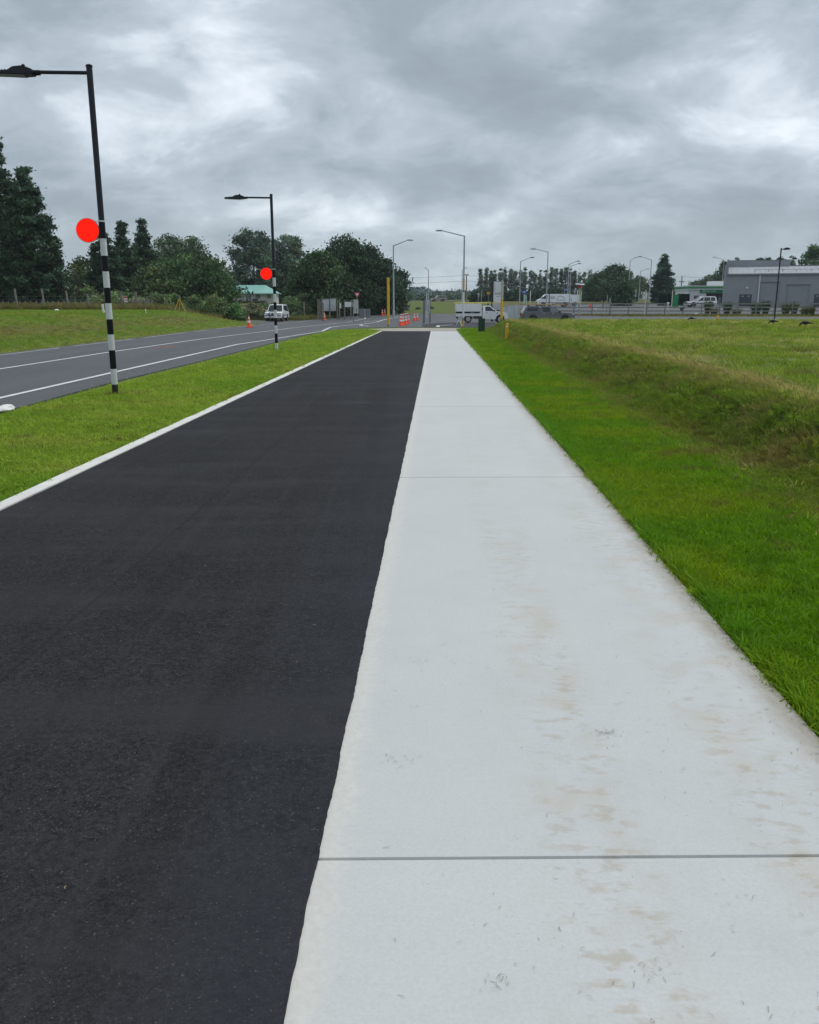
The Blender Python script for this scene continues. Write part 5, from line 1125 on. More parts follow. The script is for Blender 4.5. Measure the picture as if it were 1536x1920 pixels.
def tri_sign(label, px, Y, top, low, wpx, posttop_front, m_face, m_border, flip=1):
    t, x, y, z0 = sign_base('road_sign', label, 'sign', px, Y, None); zt, zl = ZA(top, Y) - z0, ZA(low, Y) - z0; w = pm(wpx, Y)
    MB().prism([(-w, zt), (w, zt), (0, zl)], -.012, .0).build('panel', m_border, t)
    if m_face is not m_border:
        c = zt - (zt - zl) * .36; k = .58; MB().prism([(-w * k, c + (zt - c) * k), (w * k, c + (zt - c) * k), (0, c + (zl - c) * k)], -.018, -.0125).build('face', m_face, t)
    MB().tube([(0, .04, -.1), (0, .04, zt - .1)], .035, 8).build('post', M_STEEL, t)
tri_sign('red bordered give way triangle sign before the dark trees', 670, 104, 548.5, 558.5, 5.6, 0, M_WHITE, M_RED)
tri_sign('pale back of a give way sign left of the yellow diamond sign', 897, 122, 549.5, 560, 2.6, 0, M_STEEL, M_STEEL)
tri_sign('pale back of a give way sign right of the blue street sign', 1077, 150, 544, 552, 3.4, 0, M_STEEL, M_STEEL)
t, x, y, z0 = sign_base('road_sign', 'amber diamond warning sign behind the white utility truck', 'sign', 915.5, 122); zc_ = ZA(549.5, y) - z0; w = pm(3.9, y)
MB().prism([(-w, zc_), (0, zc_ + w), (w, zc_), (0, zc_ - w)], -.015, 0).build('panel', M_BLACK, t); MB().prism([(-w * .88, zc_), (0, zc_ + w * .88), (w * .88, zc_), (0, zc_ - w * .88)], -.021, -.0155).build('face', M_YSIGN, t)
MB().box(-w * .10, w * .10, -.026, -.0215, zc_ - w * .42, zc_ + w * .25).build('symbol', M_BLACK, t); MB().prism([(-w * .32, zc_ + w * .18), (w * .32, zc_ + w * .18), (0, zc_ + w * .52)], -.026, -.0215).build('symbol', M_BLACK, t); MB().tube([(0, .03, -.1), (0, .03, zc_)], .03, 8).build('post', M_STEEL, t)
plain_post('sign_post', 902.7, 0, 544.5, .045, M_STEEL, 'bare grey post between the triangle back and the diamond sign', Y=118)
t, x, y, z0 = sign_base('road_sign', 'round blue sign with a white bar on a white post', 'sign', 982.5, 116); zc_ = ZA(547.5, y) - z0; w = pm(3.7, y)
MB().lathe([(w, -.015), (w, 0)], 28, 'y', (0, 0, zc_)).build('panel', M_BLUE, t, smooth=True); MB().box(-w * .72, w * .72, -.020, -.0155, zc_ - w * .22, zc_ + w * .22).build('white_bar', M_WHITE, t); MB().tube([(0, .04, -.1), (0, .04, zc_)], .05, 8).build('post', M_WHITEP, t)
t, x, y, z0 = sign_base('notice_board', 'narrow green and white upright board below the blue round sign', 'sign', 985.7, 113); H = ZA(553, y) - z0; w = pm(1.6, y)
MB().box(-w, w, -.03, .03, .1, H).build('board', mat('pale_green_board', (.22, .45, .34), .5, .3, 1.5), t); MB().box(-w * 1.1, -w * .8, -.04, .04, -.1, H).build('post', M_WHITEP, t); MB().box(w * .8, w * 1.1, -.04, .04, -.1, H).build('post', M_WHITEP, t)
plain_post('sign_post', 994, 0, 545, .06, M_WHITEP, 'slim white post right of the blue round sign', Y=130)
t, x, y, z0 = sign_base('street_sign', 'blue street name sign above the white van', 'sign', 1060.5, 150); zc_ = ZA(543.3, y) - z0; w = pm(4.6, y)
MB().box(-w, w, -.02, .02, zc_ - .12, zc_ + .12).build('panel', M_BLUE, t); MB().tube([(-w * .6, .05, -.1), (-w * .6, .05, zc_ + .1)], .05, 8).build('post', M_STEEL, t); MB().box(-w * .8, w * .8, -.024, -.021, zc_ - .035, zc_ + .035).build('legend', M_WHITE, t)
t, x, y, z0 = sign_base('beacon_post', 'striped post carrying a flat white top above a red lamp by the fence', 'warning beacon', 1086, 100); H = ZA(532.5, y) - z0
MB().tube([(0, 0, -.1), (0, 0, ZA(570, y) - z0)], .075, 8).build('post', M_STEEL, t); MB().tube([(0, 0, ZA(570, y) - z0), (0, 0, ZA(541, y) - z0)], .065, 8).build('sleeve', M_YELW, t); MB().lathe([(.14, 0), (.17, .06), (.15, .30), (.10, .34)], 14, 'z', (0, 0, ZA(540, y) - z0)).build('red_lamp', M_RED, t, smooth=True)
MB().slab([(-.50, -.28, H - .02), (.50, -.28, H - .06), (.50, .28, H + .02), (-.50, .28, H + .06)], .04).build('flat_top', M_WHITEP, t); MB().cbox((-.13, -.03, ZA(546, y) - z0), (.18, .18, .26)).build('camera_box', M_STEEL, t)
plain_post('sign_post', 1082, 0, 544, .06, M_WHITEP, 'white post left of the red lamp beacon', Y=126); plain_post('sign_post', 1089, 0, 545, .05, M_WHITEP, 'white post right of the red lamp beacon', Y=128)
for px, Yq, top, r, m, lab in [(1209.5, 108, 543, .06, mat('cream_post', (.60, .58, .44), .6), 'tall cream post standing in the rail fence'), (1259.5, 116, 543, .06, mat('cream_post', (0, 0, 0)), 'tall leaning cream post left of the bright green cabinet'), (1143.5, 112, 558, .06, M_STEEL, 'short grey post standing at the fence below the camper van'), (1138, 112, 553, .05, M_STEEL, 'thin grey post beside a shorter one below the camper van'), (1190.5, 150, 541.5, .10, M_WHITEP, 'thick white post right of the round dark bush')]: plain_post('post', px, 0, top, r, m, lab, Y=Yq)
t, x, y, z0 = sign_base('standpipe', 'white standpipe with a wide head left of the tall cream post', 'standpipe', 1252.5, 118); MB().tube([(0, 0, -.1), (0, 0, .95)], .09, 10).build('pipe', M_WHITEP, t); MB().lathe([(.12, 0), (.17, .1), (.17, .26), (.08, .3)], 12, 'z', (0, 0, .9)).build('head', M_WHITEP, t)
t, x, y, z0 = sign_base('cabinet', 'bright green cabinet between two clipped hedges', 'cabinet', 1266, 130); H = ZA(553, y) - z0; w = pm(4.2, y); MB().box(-w, w, -.3, .3, -.05, H).build('body', M_GREENB, t, bev=.02); MB().box(-w * .9, w * .9, -.315, -.301, .1, H - .1).build('door', M_GREENB, t); MB().box(-w * 1.05, w * 1.05, -.33, .33, H + .002, H + .05).build('lid', M_GREENB, t)
# orange bag and sheet guard pieces
x = XA(1103.5, 110.6); t = thing('orange_bag', 'orange bag hanging on the rail fence by the gate', 'bag', (x, 109.7, gz1(x, 110) + .95)); 
MB().lathe([(.04, .42), (.09, .34), (.15, .14), (.12, .0), (.05, -.04)], 12).build('bag', M_ORANGE, t, smooth=True); MB().tube([(-.04, 0, .40), (0, 0, .58), (.04, 0, .40)], .012, 6).build('strap', M_ORANGE, t)
t, x, y, z0 = sign_base('notice_cabinet', 'pale notice cabinet with sideways writing near the road mouth', 'sign', 799, None, 589.5, rz=.35); y = 88; 
xq = XA(799, 88); t.location = (xq, 88, gz1(xq, 88)); z0 = gz1(xq, 88); H = ZA(562, 88) - z0; hb = ZA(587, 88) - z0
MB().box(-.12, .42, -.07, .07, hb, H).build('panel', mat('notice_panel', (.50, .50, .48), .6, .12, 2), t, bev=.01); MB().box(-.30, -.125, -.05, .09, 0, H * .98).build('side_frame', M_SIGNB, t); MB().box(.425, .46, -.09, .09, hb - .1, H + .02).build('edge_frame', M_SIGNB, t)
MB().box(-.10, .02, -.078, -.071, hb + .25, H - .06).build('pale_strip', mat('pale_blue_strip', (.28, .36, .42), .5), t)
text_part('GUIDE', .24, M_SIGNB, t, (.32, -.074, hb + .12), (R(90), R(-90), 0)); MB().box(-.30, -.22, -.1, .1, 0, .3).build('foot', M_SIGNB, t); MB().box(.40, .47, -.1, .1, 0, hb).build('foot', M_SIGNB, t)
plain_post('sign_post', 800.3, 0, 548, .05, M_WHITEP, 'pale post rising behind the notice cabinet', Y=110)
# white board on the yellow poles
Yb = 98.0; xa, xb = XA(927, Yb), XA(938.5, Yb); z0 = gz1(xa, Yb); t = thing('advertising_board', 'tall white board with dark italic lettering between two yellow poles', 'sign', ((xa + xb) / 2, Yb, z0)); w = (xb - xa) / 2 + .12
zt, zl = ZA(528, Yb) - z0, ZA(568, Yb) - z0
MB().box(-w, w, -.04, .04, zl, zt).build('board', M_WHITE, t); MB().box(-w - .1, w + .1, -.06, .06, zl - .35, zl - .01).build('lower_panel', mat('faded_panel', (.50, .52, .52), .6, .1, 2), t); MB().box(-w - .22, -w - .01, .05, .25, -.1, zt).build('post', M_TRIM, t); MB().box(-w * .9, -w * .9 + .12, -.046, -.041, zt - 1.1, zt - .25).build('faded_print', mat('faded_print', (.52, .53, .54), .6), t)
text_part('anda', .42, mat('navy_print', (.03, .035, .05), .5), t, (-w * .80, -.045, ZA(552, Yb) - z0), (R(90), 0, 0), shear=.3); MB().box(-w * .3, w * .45, -.046, -.041, ZA(556, Yb) - z0, ZA(555, Yb) - z0).build('small_print', M_SIGNB, t)
# mesh site fence
Yb = 104.0; xa, xb = XA(893, Yb), XA(972, Yb); t = thing('site_fence', 'pale mesh cloth screen on a temporary fence behind the white truck', 'fence', (xa, Yb, gz1(xa, Yb))); L = xb - xa; nseg = 5
for k in range(nseg + 1): MB().tube([(L * k / nseg, .05, -.1), (L * k / nseg, .05, 1.65 + .06 * (k > 2))], .025, 8).build('post', M_STEEL, t)
for k in range(nseg):
    V = []; Fc = []; nx_, nz_ = 10, 6
    for i in range(nx_ + 1):
        for j in range(nz_ + 1):
            f, g = i / nx_, j / nz_; V.append((L * (k + f) / nseg, .07 * math.sin(f * 6.3 * 1.5 + k) * (1 - abs(2 * g - 1)) * math.sin(math.pi * f), .12 + g * (1.38 + .10 * (k > 1) - .06 * math.sin(math.pi * f)) - (0.35 * (1 - f) * g if k == 0 else 0)))
    for i in range(nx_):
        for j in range(nz_): a = i * (nz_ + 1) + j; Fc.append((a, a + nz_ + 1, a + nz_ + 2, a + 1))
    MB().add(V, Fc).build('cloth', M_CLOTH, t, smooth=True)
x = XA(933, 100); t = thing('bin', 'dark green bin standing before the mesh screen', 'bin', (x, 100, gz1(x, 100))); MB().prism([(-.26, 0), (.26, 0), (.30, 1.15), (-.30, 1.15)], -.28, .28).build('body', M_GREEN, t, bev=.02); MB().box(-.32, .32, -.32, .32, 1.152, 1.22).build('lid', M_GREEN, t, bev=.02)
for s in (-.2, .2): MB().lathe([(.1, -.03), (.1, .03)], 12, 'x', (s, .26, .1)).build('wheel', M_TYRE, t)
# white sheet wedges and stakes
def wedge(px, base, label, k=1.0, flip=1):
    y = 57.5; x = XA(px, y, 1.0); t = thing('sheet_cover', label, 'cover', (x, y, gz1(x, y) - .02), 0, 'white bent sheet covers')
    def P(v): return [(a * k * flip, b * k, c * k) for a, b, c in v]
    MB().slab(P([(-.22, 0, 0), (.62, -.1, 0), (.18, .1, .66), (-.16, .12, .70)]), .02).build('front_sheet', M_WHITEP, t); MB().slab(P([(-.22, .02, 0), (-.16, .14, .70), (-.20, .40, .62), (-.26, .5, 0)]), .02).build('side_sheet', M_WHITEP, t)
    MB().slab(P([(-.18, .12, .70), (.20, .10, .66), (.16, .34, .62), (-.2, .4, .63)]), .02).build('top_sheet', M_WHITEP, t)
wedge(1188, 598, 'white wedge-shaped sheet cover on the far edge of the right field', .82); wedge(999.5, 598.5, 'white wedge-shaped sheet cover in front of the dark grey pickup', .62)
def stake(px, base, topx, top, r, label, m=M_WHITEP):
    x, y = G(px, base); z0 = gz1(x, y); H = ZA(top, y) - z0; dx = XA(topx, y, H) - x
    o = MB().tube([(0, 0, -.1), (dx, 0, H)], r, 8).build('stake', m, None, smooth=True); o.location = (x, y, z0); tag(o, label, 'stake', 'small marker stakes and pegs')
stake(867, 612.5, 862.5, 601.5, .05, 'white stake leaning against the grey and yellow pole'); stake(917.5, 605, 918.5, 592.5, .05, 'white stake on the end of the grass bank by the truck'); stake(1119, 584, 1115.5, 578.5, .10, 'short white stub leaning by the rail fence')
stake(346.5, 603.5, 346, 594, .022, 'thin pale survey peg nearest the road on the left field', M_TIMB); stake(274.5, 588, 274.3, 579, .03, 'thin pale survey peg farther up the left field', M_WHITE); stake(194.5, 587, 194.5, 570, .085, 'thick white marker peg beside the nearest striped pole', M_WHITE)
x, y = G(862, 613); t = thing('plastic_sheet', 'sagging clear white plastic sheet hanging beside the grey and yellow pole', 'plastic sheet', (x, y, gz1(x, y) + .03))
prof = [(-.42, 0), (-.25, .05), (-.20, .28), (-.05, .46), (.20, .55), (.24, .80)]
V = []; Fc = []
for i, (a, b) in enumerate(prof):
    for j, w_ in enumerate((0, .25, .5, .75, 1)): V.append((a + .03 * math.sin(j * 2 + i), .0 + .55 * w_, b + .03 * math.cos(j * 1.7 + i * 2)))
for i in range(len(prof) - 1):
    for j in range(4): a = i * 5 + j; Fc.append((a, a + 1, a + 6, a + 5))
MB().add(V, Fc).build('fold', mat('clear_plastic', (.45, .48, .50), .3, .1, 3), t, smooth=True); MB().slab([(-.12, -.02, .52), (.30, -.02, .56), (.30, -.02, .86), (-.14, -.02, .80)], .01).build('hanging_flap', mat('clear_plastic', (0, 0, 0)), t)
for px, base, lab in [(1305.5, 589.6, 'pale stone on the grass verge before the car wash'), (965.5, 597.5, 'small pale stone on the end of the field before the truck'), (106.5, 583.5, 'white stone at the top of the left field')]:
    x, y = G(px, base); o = MB().lathe([(.06, 0), (.20, .04), (.18, .14), (.08, .2)], 9).build('stone', M_SAND, None, smooth=True); o.location = (x, y, gz1(x, y) - .02); tag(o, lab, 'stone')

# ------------------------------------------------------------------ rail fence on the right
Yf = 110.6; xa = XA(1042, Yf); xb = XA(1575, Yf); sp = 2.3; n_ = int((xb - xa) / sp); t = thing('rail_fence', 'long grey timber post and rail fence before the service station', 'fence', (xa, Yf, gz1(xa, Yf)))
h3 = [ZA(q, Yf) - gz1(xa, Yf) for q in (569.5, 576.3, 583.0)]
for k in range(n_ + 1): MB().box(k * sp - .06, k * sp + .06, .026, .14, -.2, h3[0] + .09).build('post', M_WOODP, t)
for k in range(n_):
    for j, h in enumerate(h3):
        if k in (5, 6) and j < 2 and random.random() < .5: continue
        e1, e2 = random.uniform(-.02, .02), random.uniform(-.02, .02)
        MB().slab([(k * sp + .01, 0, h - .07 + e1), ((k + 1) * sp - .01, 0, h - .07 + e2), ((k + 1) * sp - .01, 0, h + .07 + e2), (k * sp + .01, 0, h + .07 + e1)], -.024).build('rail', M_WOODP, t)
o = sheet('forecourt', [(xa - 1, 112.0), (75, 112.0), (75, 175), (30, 175), (xa - 1, 160)], M_ROAD2, .04, 3); tag(o, 'grey sealed forecourt behind the rail fence', kind='structure')
# low grey block kerb under the fence
o = MB().box(0, xb - xa, .19, .35, -.3, .24).build('kerb_wall', mat('block_wall', (.25, .255, .26), .9, .15, 1), None); o.location = (xa, Yf, gz1(xa, Yf)); tag(o, 'low grey concrete kerb wall at the foot of the rail fence', 'low wall')

# ------------------------------------------------------------------ grey warehouse
Yw = 146.0; xw = XA(1357.5, Yw); zw = gz1(xw, Yw); t = thing('warehouse', 'grey steel warehouse with roller doors at the right', 'building', (xw, Yw, zw), R(-19))
CW_, SW_ = math.cos(R(-19)), math.sin(R(-19))
def X_(px):
    k = (px - 768) / F * CP; return (k * Yw - xw) / (CW_ - k * SW_)
Z_ = lambda py: ZA(py, Yw) - zw
LW = 24.0; he = Z_(515)
def facade():
    # wall panels between openings
    m = MB(); dh1, dh2 = Z_(530), Z_(535); d1 = (X_(1419), X_(1459.5)); d2 = (X_(1471.5), X_(1516)); dd = (X_(1385), X_(1408.5)); d3 = (X_(1525), X_(1548)); hd = Z_(552)
    segs = [(0, dd[0], 0), (dd[0], dd[1], hd), (dd[1], d1[0], 0), (d1[0], d1[1], dh1), (d1[1], d2[0], 0), (d2[0], d2[1], dh2), (d2[1], d3[0], 0), (d3[0], d3[1], hd), (d3[1], LW, 0)]
    for a, b, z in segs: m.box(a, b, 0, .25, z - (.5 if z == 0 else 0), he)
    m.build('front_wall', M_GREY, t); return d1, d2, dd, d3, dh1, dh2, hd
d1, d2, dd, d3, dh1, dh2, hd = facade()
for (a, b), h in ((d1, dh1), (d2, dh2)):
    dr = MB().box(a, b, .14, .20, -.4, h).build('roller_door', M_DOORG, t)
    ns = 9
    for k in range(ns): z = h * k / ns; MB().box(a + .02, b - .02, .105, .139, z + .03, z + h / ns - .03).build('slat', M_DOORG, dr)
    MB().box(a - .08, b + .08, -.06, -.002, h - .02, h + .10).build('door_head', M_SIGNB, dr)
    for q in (a, b): MB().box(q - .06, q + .06, -.05, -.002, -.4, h - .021).build('door_guide', M_DOORG, dr)
for (a, b) in (dd, d3):
    dr = MB().box(a, b, .15, .2, -.3, hd).build('double_door', M_DKDOOR, t)
    for q0, q1 in ((a + .06, (a + b) / 2 - .02), ((a + b) / 2 + .02, b - .06)):
        MB().box(q0, q1, .11, .149, -.2, hd - .06).build('leaf', M_DKDOOR, dr); MB().box((q0 + q1) / 2 - .14, (q0 + q1) / 2 + .14, .09, .109, hd - .34, hd - .24).build('vent_light', M_WHITE, dr)
MB().box(-.25, -.0, -.02, 16, -.5, Z_(494)).build('side_wall', M_GREY, t); MB().box(LW, LW + .25, 0, 16, -.5, he).build('side_wall', M_GREY, t); MB().box(0, LW, 15.75, 16, -.5, he + 1).build('back_wall', M_GREY, t)
MB().prism([(.05, Z_(515) - 0.1), (.05, Z_(494)), (3.5, Z_(494) - .15), (3.55, Z_(487.5) + .25), (8.5, Z_(487.5) + .25), (8.5, Z_(515))], -.01, .24, axis='x').build('parapet_fin', M_GREY, t)
MB().box(.25, X_(1482), 8.25, 8.5, he, Z_(488) + .28).build('parapet', M_GREY, t); MB().box(.25, X_(1482) + .05, 8.2, 8.55, Z_(488) + .281, Z_(488) + .36).build('parapet_cap', M_SIGNB, t); MB().box(X_(1482) + .01, LW, 8.25, 8.5, he, Z_(498) + .2).build('parapet', M_GREY, t); MB().box(X_(1482) + .06, LW, 8.2, 8.55, Z_(498) + .201, Z_(498) + .28).build('parapet_cap', M_SIGNB, t)
zr0, zr1 = he + .12, he + 1.55
nr = 26
rf = MB().add([(.26, -.1, zr0), (LW + .2, -.1, zr0), (LW + .2, 8.24, zr1), (.26, 8.24, zr1), (.26, -.1, zr0 - .08), (LW + .2, -.1, zr0 - .08), (LW + .2, 8.24, zr1 - .08), (.26, 8.24, zr1 - .08)], [(0, 1, 2, 3), (7, 6, 5, 4), (0, 4, 5, 1), (1, 5, 6, 2), (2, 6, 7, 3), (3, 7, 4, 0)]).build('roof', M_ROOF, t)
for k in range(nr): x_ = .8 + k * (LW - 1) / nr; MB().slab([(x_, -.08, zr0 + .04), (x_ + .06, -.08, zr0 + .04), (x_ + .06, 8.2, zr1 + .04), (x_, 8.2, zr1 + .04)], .038).build('rib', M_ROOF, rf)
MB().box(.02, LW + .2, -.32, -.101, he - .12, he + .14).build('gutter', M_SIGNB, t); MB().box(.02, LW + .2, -.33, -.322, he - .02, he + .10).build('fascia', M_GREY, t)
MB().tube([(X_(1420.5), -.14, -.3), (X_(1420.5), -.14, he - .13)], .10, 10).build('downpipe', M_WHITE, t)
MB().lathe([(.04, -.02), (.14, -.05), (.16, -.16), (.08, -.22)], 14, 'y', (X_(1398.3), 0, Z_(540))).build('wall_light', M_WHITE, t, smooth=True)
rl = MB(); ya, za = 2.2, zr0 + (zr1 - zr0) * 2.3 / 8.3
for k in range(7): x_ = X_(1411) + k * (X_(1437) - X_(1411)); rl.tube([(x_, ya, za - .02), (x_, ya, za + .30)], .045, 6)
rl.tube([(X_(1411), ya, za + .30), (X_(1411) + 6 * (X_(1437) - X_(1411)), ya, za + .30)], .035, 6); rl.build('roof_railing', M_SIGNB, t)

# ------------------------------------------------------------------ car wash
Yc = 168.0; xc = XA(1288, Yc); zc0 = gz1(xc, Yc); t = thing('car_wash', 'white and green car wash building left of the warehouse', 'building', (xc, Yc, zc0))
X_ = lambda px: XA(px, Yc, 3) - xc; Z_ = lambda py: ZA(py, Yc) - zc0
MB().box(X_(1289.5), X_(1324), 0, 8, -.4, Z_(543)).build('wall', M_WHITE, t); MB().box(X_(1324), X_(1372), .35, 8, -.4, Z_(543)).build('bay', M_DARK, t); MB().box(X_(1324) + .002, X_(1372), 0, .34, Z_(550), Z_(543)).build('lintel', M_WHITE, t)
for a, b, m, nm in ((535.4, 537.0, M_WHITE, 'fascia_band'), (537.05, 541.3, M_GREENB, 'fascia_band'), (541.35, 542.9, M_WHITE, 'fascia_band')): MB().box(X_(1287.8), X_(1372), -.35, 8.2, Z_(b), Z_(a)).build(nm, m, t)
MB().box(X_(1287.8), X_(1372), -.362, -.351, Z_(539.5), Z_(538.2)).build('fascia_stripe', mat('light_green_film', (.10, .30, .07), .5), t)
sg = MB().box(X_(1311.5), X_(1372), -.12, -.002, Z_(549.6), Z_(542.95)).build('sign_panel', M_GREENB, t)
pw = mat('pale_sign_print', (.62, .72, .66), .5)
text_part('Car wash', .50, pw, sg, (X_(1322.8), -.125, Z_(547.2)), (R(90), 0, 0))
em = MB()
for k in range(10): a = k * .6283; em.slab([(X_(1318.7) + math.cos(a) * .07, -.13, Z_(545.8) + math.sin(a) * .07), (X_(1318.7) + math.cos(a - .25) * .22, -.13, Z_(545.8) + math.sin(a - .25) * .22), (X_(1318.7) + math.cos(a) * .29, -.13, Z_(545.8) + math.sin(a) * .29), (X_(1318.7) + math.cos(a + .25) * .22, -.13, Z_(545.8) + math.sin(a + .25) * .22)], .006)
em.build('round_emblem', pw, sg)
w_ = MB().box(X_(1301.5), X_(1311.5), -.06, -.002, Z_(560.5), Z_(554.2)).build('window', M_GREEN, t); MB().box(X_(1303), X_(1310.5), -.075, -.061, Z_(560), Z_(555.2)).build('pane', M_GLASSP, w_)
MB().box(X_(1340), X_(1372), 1.5, 5, Z_(535.4) + .002, Z_(526.5)).build('plant_box', M_WHITE, t); MB().box(X_(1324) + .1, X_(1356), .30, .349, Z_(557), Z_(552)).build('bay_glass', M_GLASS, t); MB().box(X_(1348), X_(1353), .2, .349, -.2, Z_(557.2)).build('wash_brush', M_SIGNB, t)
# ------------------------------------------------------------------ houses on the left
Yh = 152.0; xh = XA(441, Yh); zh = ZA(569, Yh); t = thing('house', 'small white weatherboard house with a teal roof and a deck', 'house', (xh - 1.6, Yh, zh), R(2)); X_ = lambda px: XA(px, Yh, 3) - xh + 1.6; Z_ = lambda py: ZA(py, Yh) - zh
x0, x1 = 0.0, X_(513.5); he = Z_(549.5)
MB().box(x0 + .3, x1, .5, 7.0, -1.2, he).build('wall', M_WALLW, t)
for k in range(9): z = -.2 + k * (he + .2) / 9; MB().box(x0 + .3, x1, .47, .499, z + .01, z + (he + .2) / 9 - .03).build('weatherboard', M_WALLW, t)
zr = Z_(533.5); rx0, rx1 = x0 - .2, X_(519.5); rg = X_(493.5)
rf = MB().add([(rx0, -.35, he - .05), (rx1, -.35, he - .05), (rg, 3.75, zr), (rx0 + .0, 3.75, zr), (rx0, -.35, he - .17), (rx1, -.35, he - .17), (rg, 3.75, zr - .12), (rx0, 3.75, zr - .12)], [(0, 1, 2, 3), (7, 6, 5, 4), (0, 4, 5, 1), (1, 5, 6, 2), (2, 6, 7, 3), (3, 7, 4, 0)]).build('roof', M_TEAL, t)
MB().add([(rx1, -.35, he - .06), (rx1, 7.8, he - .06), (rg, 3.75, zr - .01)], [(0, 1, 2)]).build('roof_hip', M_TEAL, t); MB().add([(rx0, 7.8, he - .06), (rx1, 7.8, he - .06), (rg, 3.75, zr - .01), (rx0, 3.75, zr - .01)], [(0, 1, 2, 3)]).build('rear_roof', M_TEAL, t)
nq = 30
for k in range(nq): a = rx0 + .1 + k * (rg - rx0) / nq; MB().slab([(a, -.33, he - .02), (a + .05, -.33, he - .02), (a + .05, 3.7, zr + .025), (a, 3.7, zr + .025)], .02).build('rib', M_TEAL, rf)
MB().box(rx0, rx1, -.42, -.355, he - .18, he - .03).build('gutter', mat('pale_teal_gutter', (.26, .46, .42), .5), t)
for a, b, zt_, zb_, nm in ((460, 470.5, 550.5, 563.5, 'glazed_door'), (478, 487.5, 550.5, 560, 'window'), (499.5, 508, 550.5, 559.5, 'window')):
    w_ = MB().box(X_(a), X_(b), .42, .468, Z_(zb_), Z_(zt_)).build(nm, M_WALLW, t)
    mid = (X_(a) + X_(b)) / 2
    for q0, q1 in ((X_(a) + .06, mid - .03), (mid + .03, X_(b) - .06)): MB().box(q0, q1, .405, .419, Z_(zb_) + .06, Z_(zt_) - .06).build('pane', M_GLASSP, w_)
dk = MB().box(X_(442), X_(498.5), -1.7, .40, Z_(564.6), Z_(564)).build('deck', M_WOOD, t)
for k in range(9): x_ = X_(443) + k * (X_(498) - X_(443)) / 8; MB().box(x_ - .04, x_ + .04, -1.7, -1.62, Z_(566), Z_(562.7)).build('deck_post', M_WOOD, t)
MB().box(X_(442), X_(498.5), -1.72, -1.6, Z_(563.2), Z_(562.6)).build('deck_rail', M_WOOD, t); MB().box(X_(475), X_(484), -1.3, -.7, Z_(564) + .01, Z_(560.2)).build('barbecue', M_TRIM, t)
Yh = 122.0; xh = XA(128, Yh); zh = gz1(xh, Yh); t = thing('barn', 'low grey barn with a dark doorway behind the farm fence', 'barn', (xh, Yh, zh)); X_ = lambda px: XA(px, Yh, 2) - xh; Z_ = lambda py: ZA(py, Yh) - zh
MB().prism([(X_(130), -.4), (X_(130), Z_(546)), (X_(156), Z_(539.5)), (X_(182), Z_(549)), (X_(182), -.4)], .3, 7).build('wall', M_BARN, t); MB().box(X_(131.5), X_(154.5), .2, .299, -.3, Z_(547)).build('doorway', M_DARK, t); MB().box(X_(139), X_(142), .1, .199, -.3, Z_(547)).build('door_post', M_BARN, t); MB().box(X_(164), X_(166), .2, .299, Z_(556), Z_(547)).build('slot_window', M_DARK, t)
for a, b in (((128, 546), (156, 538.8)), ((156, 538.8), (184, 549))): MB().slab([(X_(a[0]), -.1, Z_(a[1])), (X_(b[0]), -.1, Z_(b[1])), (X_(b[0]), 7.2, Z_(b[1])), (X_(a[0]), 7.2, Z_(a[1]))], -.1).build('roof', M_BARN, t)
# shed of corrugated sheets and boards near the give way sign
Ys = 104; xs = XA(603.5, Ys); zs = gz1(xs, Ys); t = thing('sheet_shelter', 'leaning screen of corrugated iron and dark boards by the road', 'shelter', (xs, Ys, zs), R(6)); X_ = lambda px: XA(px, Ys, 1) - xs; Z_ = lambda py: ZA(py, Ys) - zs
for i, px in enumerate((606, 612.5, 619, 625, 630)):
    a, b = X_(px - 1.2 if i else 604.4), X_(px + 5 if i < 4 else 631); 
    if i < 4:
        V = []; nn = 14
        for k in range(nn + 1):
            q = a + (b - a) * k / nn; V += [(q, .025 * (k % 2), Z_(584.5) + .1), (q, .025 * (k % 2), Z_(561.5) + .03 * i)]
        MB().add(V, [(2 * k, 2 * k + 2, 2 * k + 3, 2 * k + 1) for k in range(nn)]).build('iron_sheet', M_CORR, t)
for px in (596.5, 600, 604, 618.5, 632.5, 636.5): MB().box(X_(px) - .07, X_(px) + .07, -.16, -.03, -.2, Z_(560.5)).build('post', M_WOOD, t)
for k in range(3): MB().box(X_(595.5) + k * .14, X_(595.5) + k * .14 + .12, -.02, .0, .1, Z_(562)).build('board', M_WOOD, t)
MB().box(X_(602), X_(632), .03, .07, Z_(560), Z_(559)).build('top_rail', M_WOOD, t)
t, x, y, z0 = sign_base('notice_board', 'white rectangular board on dark posts right of the corrugated shelter', 'sign', 653, 104); w = pm(6, y); za, zb = ZA(575.5, y) - z0, ZA(566, y) - z0
MB().box(-w, w, -.05, -.02, za, zb).build('board', M_WHITE, t); [MB().box(q - .06, q + .06, -.02 + .001, .10, -.2, ZA(562, y) - z0).build('post', M_WOOD, t) for q in (-w * 1.1, w * .8)]; MB().box(w + .12, w + .42, -.05, -.02, za, zb).build('side_board', M_WHITE, t); MB().box(-w * 2.6, -w * 2.1, -.05, -.02, za - .15, zb - .15).build('side_board', M_WHITE, t)
t, x, y, z0 = sign_base('sign_board', 'tall weathered white board leaning below the give way sign', 'sign', 667.5, 96, rz=-.35); w = pm(4.6, y); H = ZA(561.5, y) - z0
MB().box(-w, w, -.04, .04, ZA(587.5, y) - z0, H).build('board', mat('weathered_white_board', (.50, .50, .44), .8, .2, 2), t, bev=.01); MB().box(-w - .08, -w - .002, -.05, .05, -.1, H).build('post', M_WOOD, t); MB().box(w * .2, w * .5, -.046, -.041, H * .45, H * .6).build('mark', M_SIGNB, t)
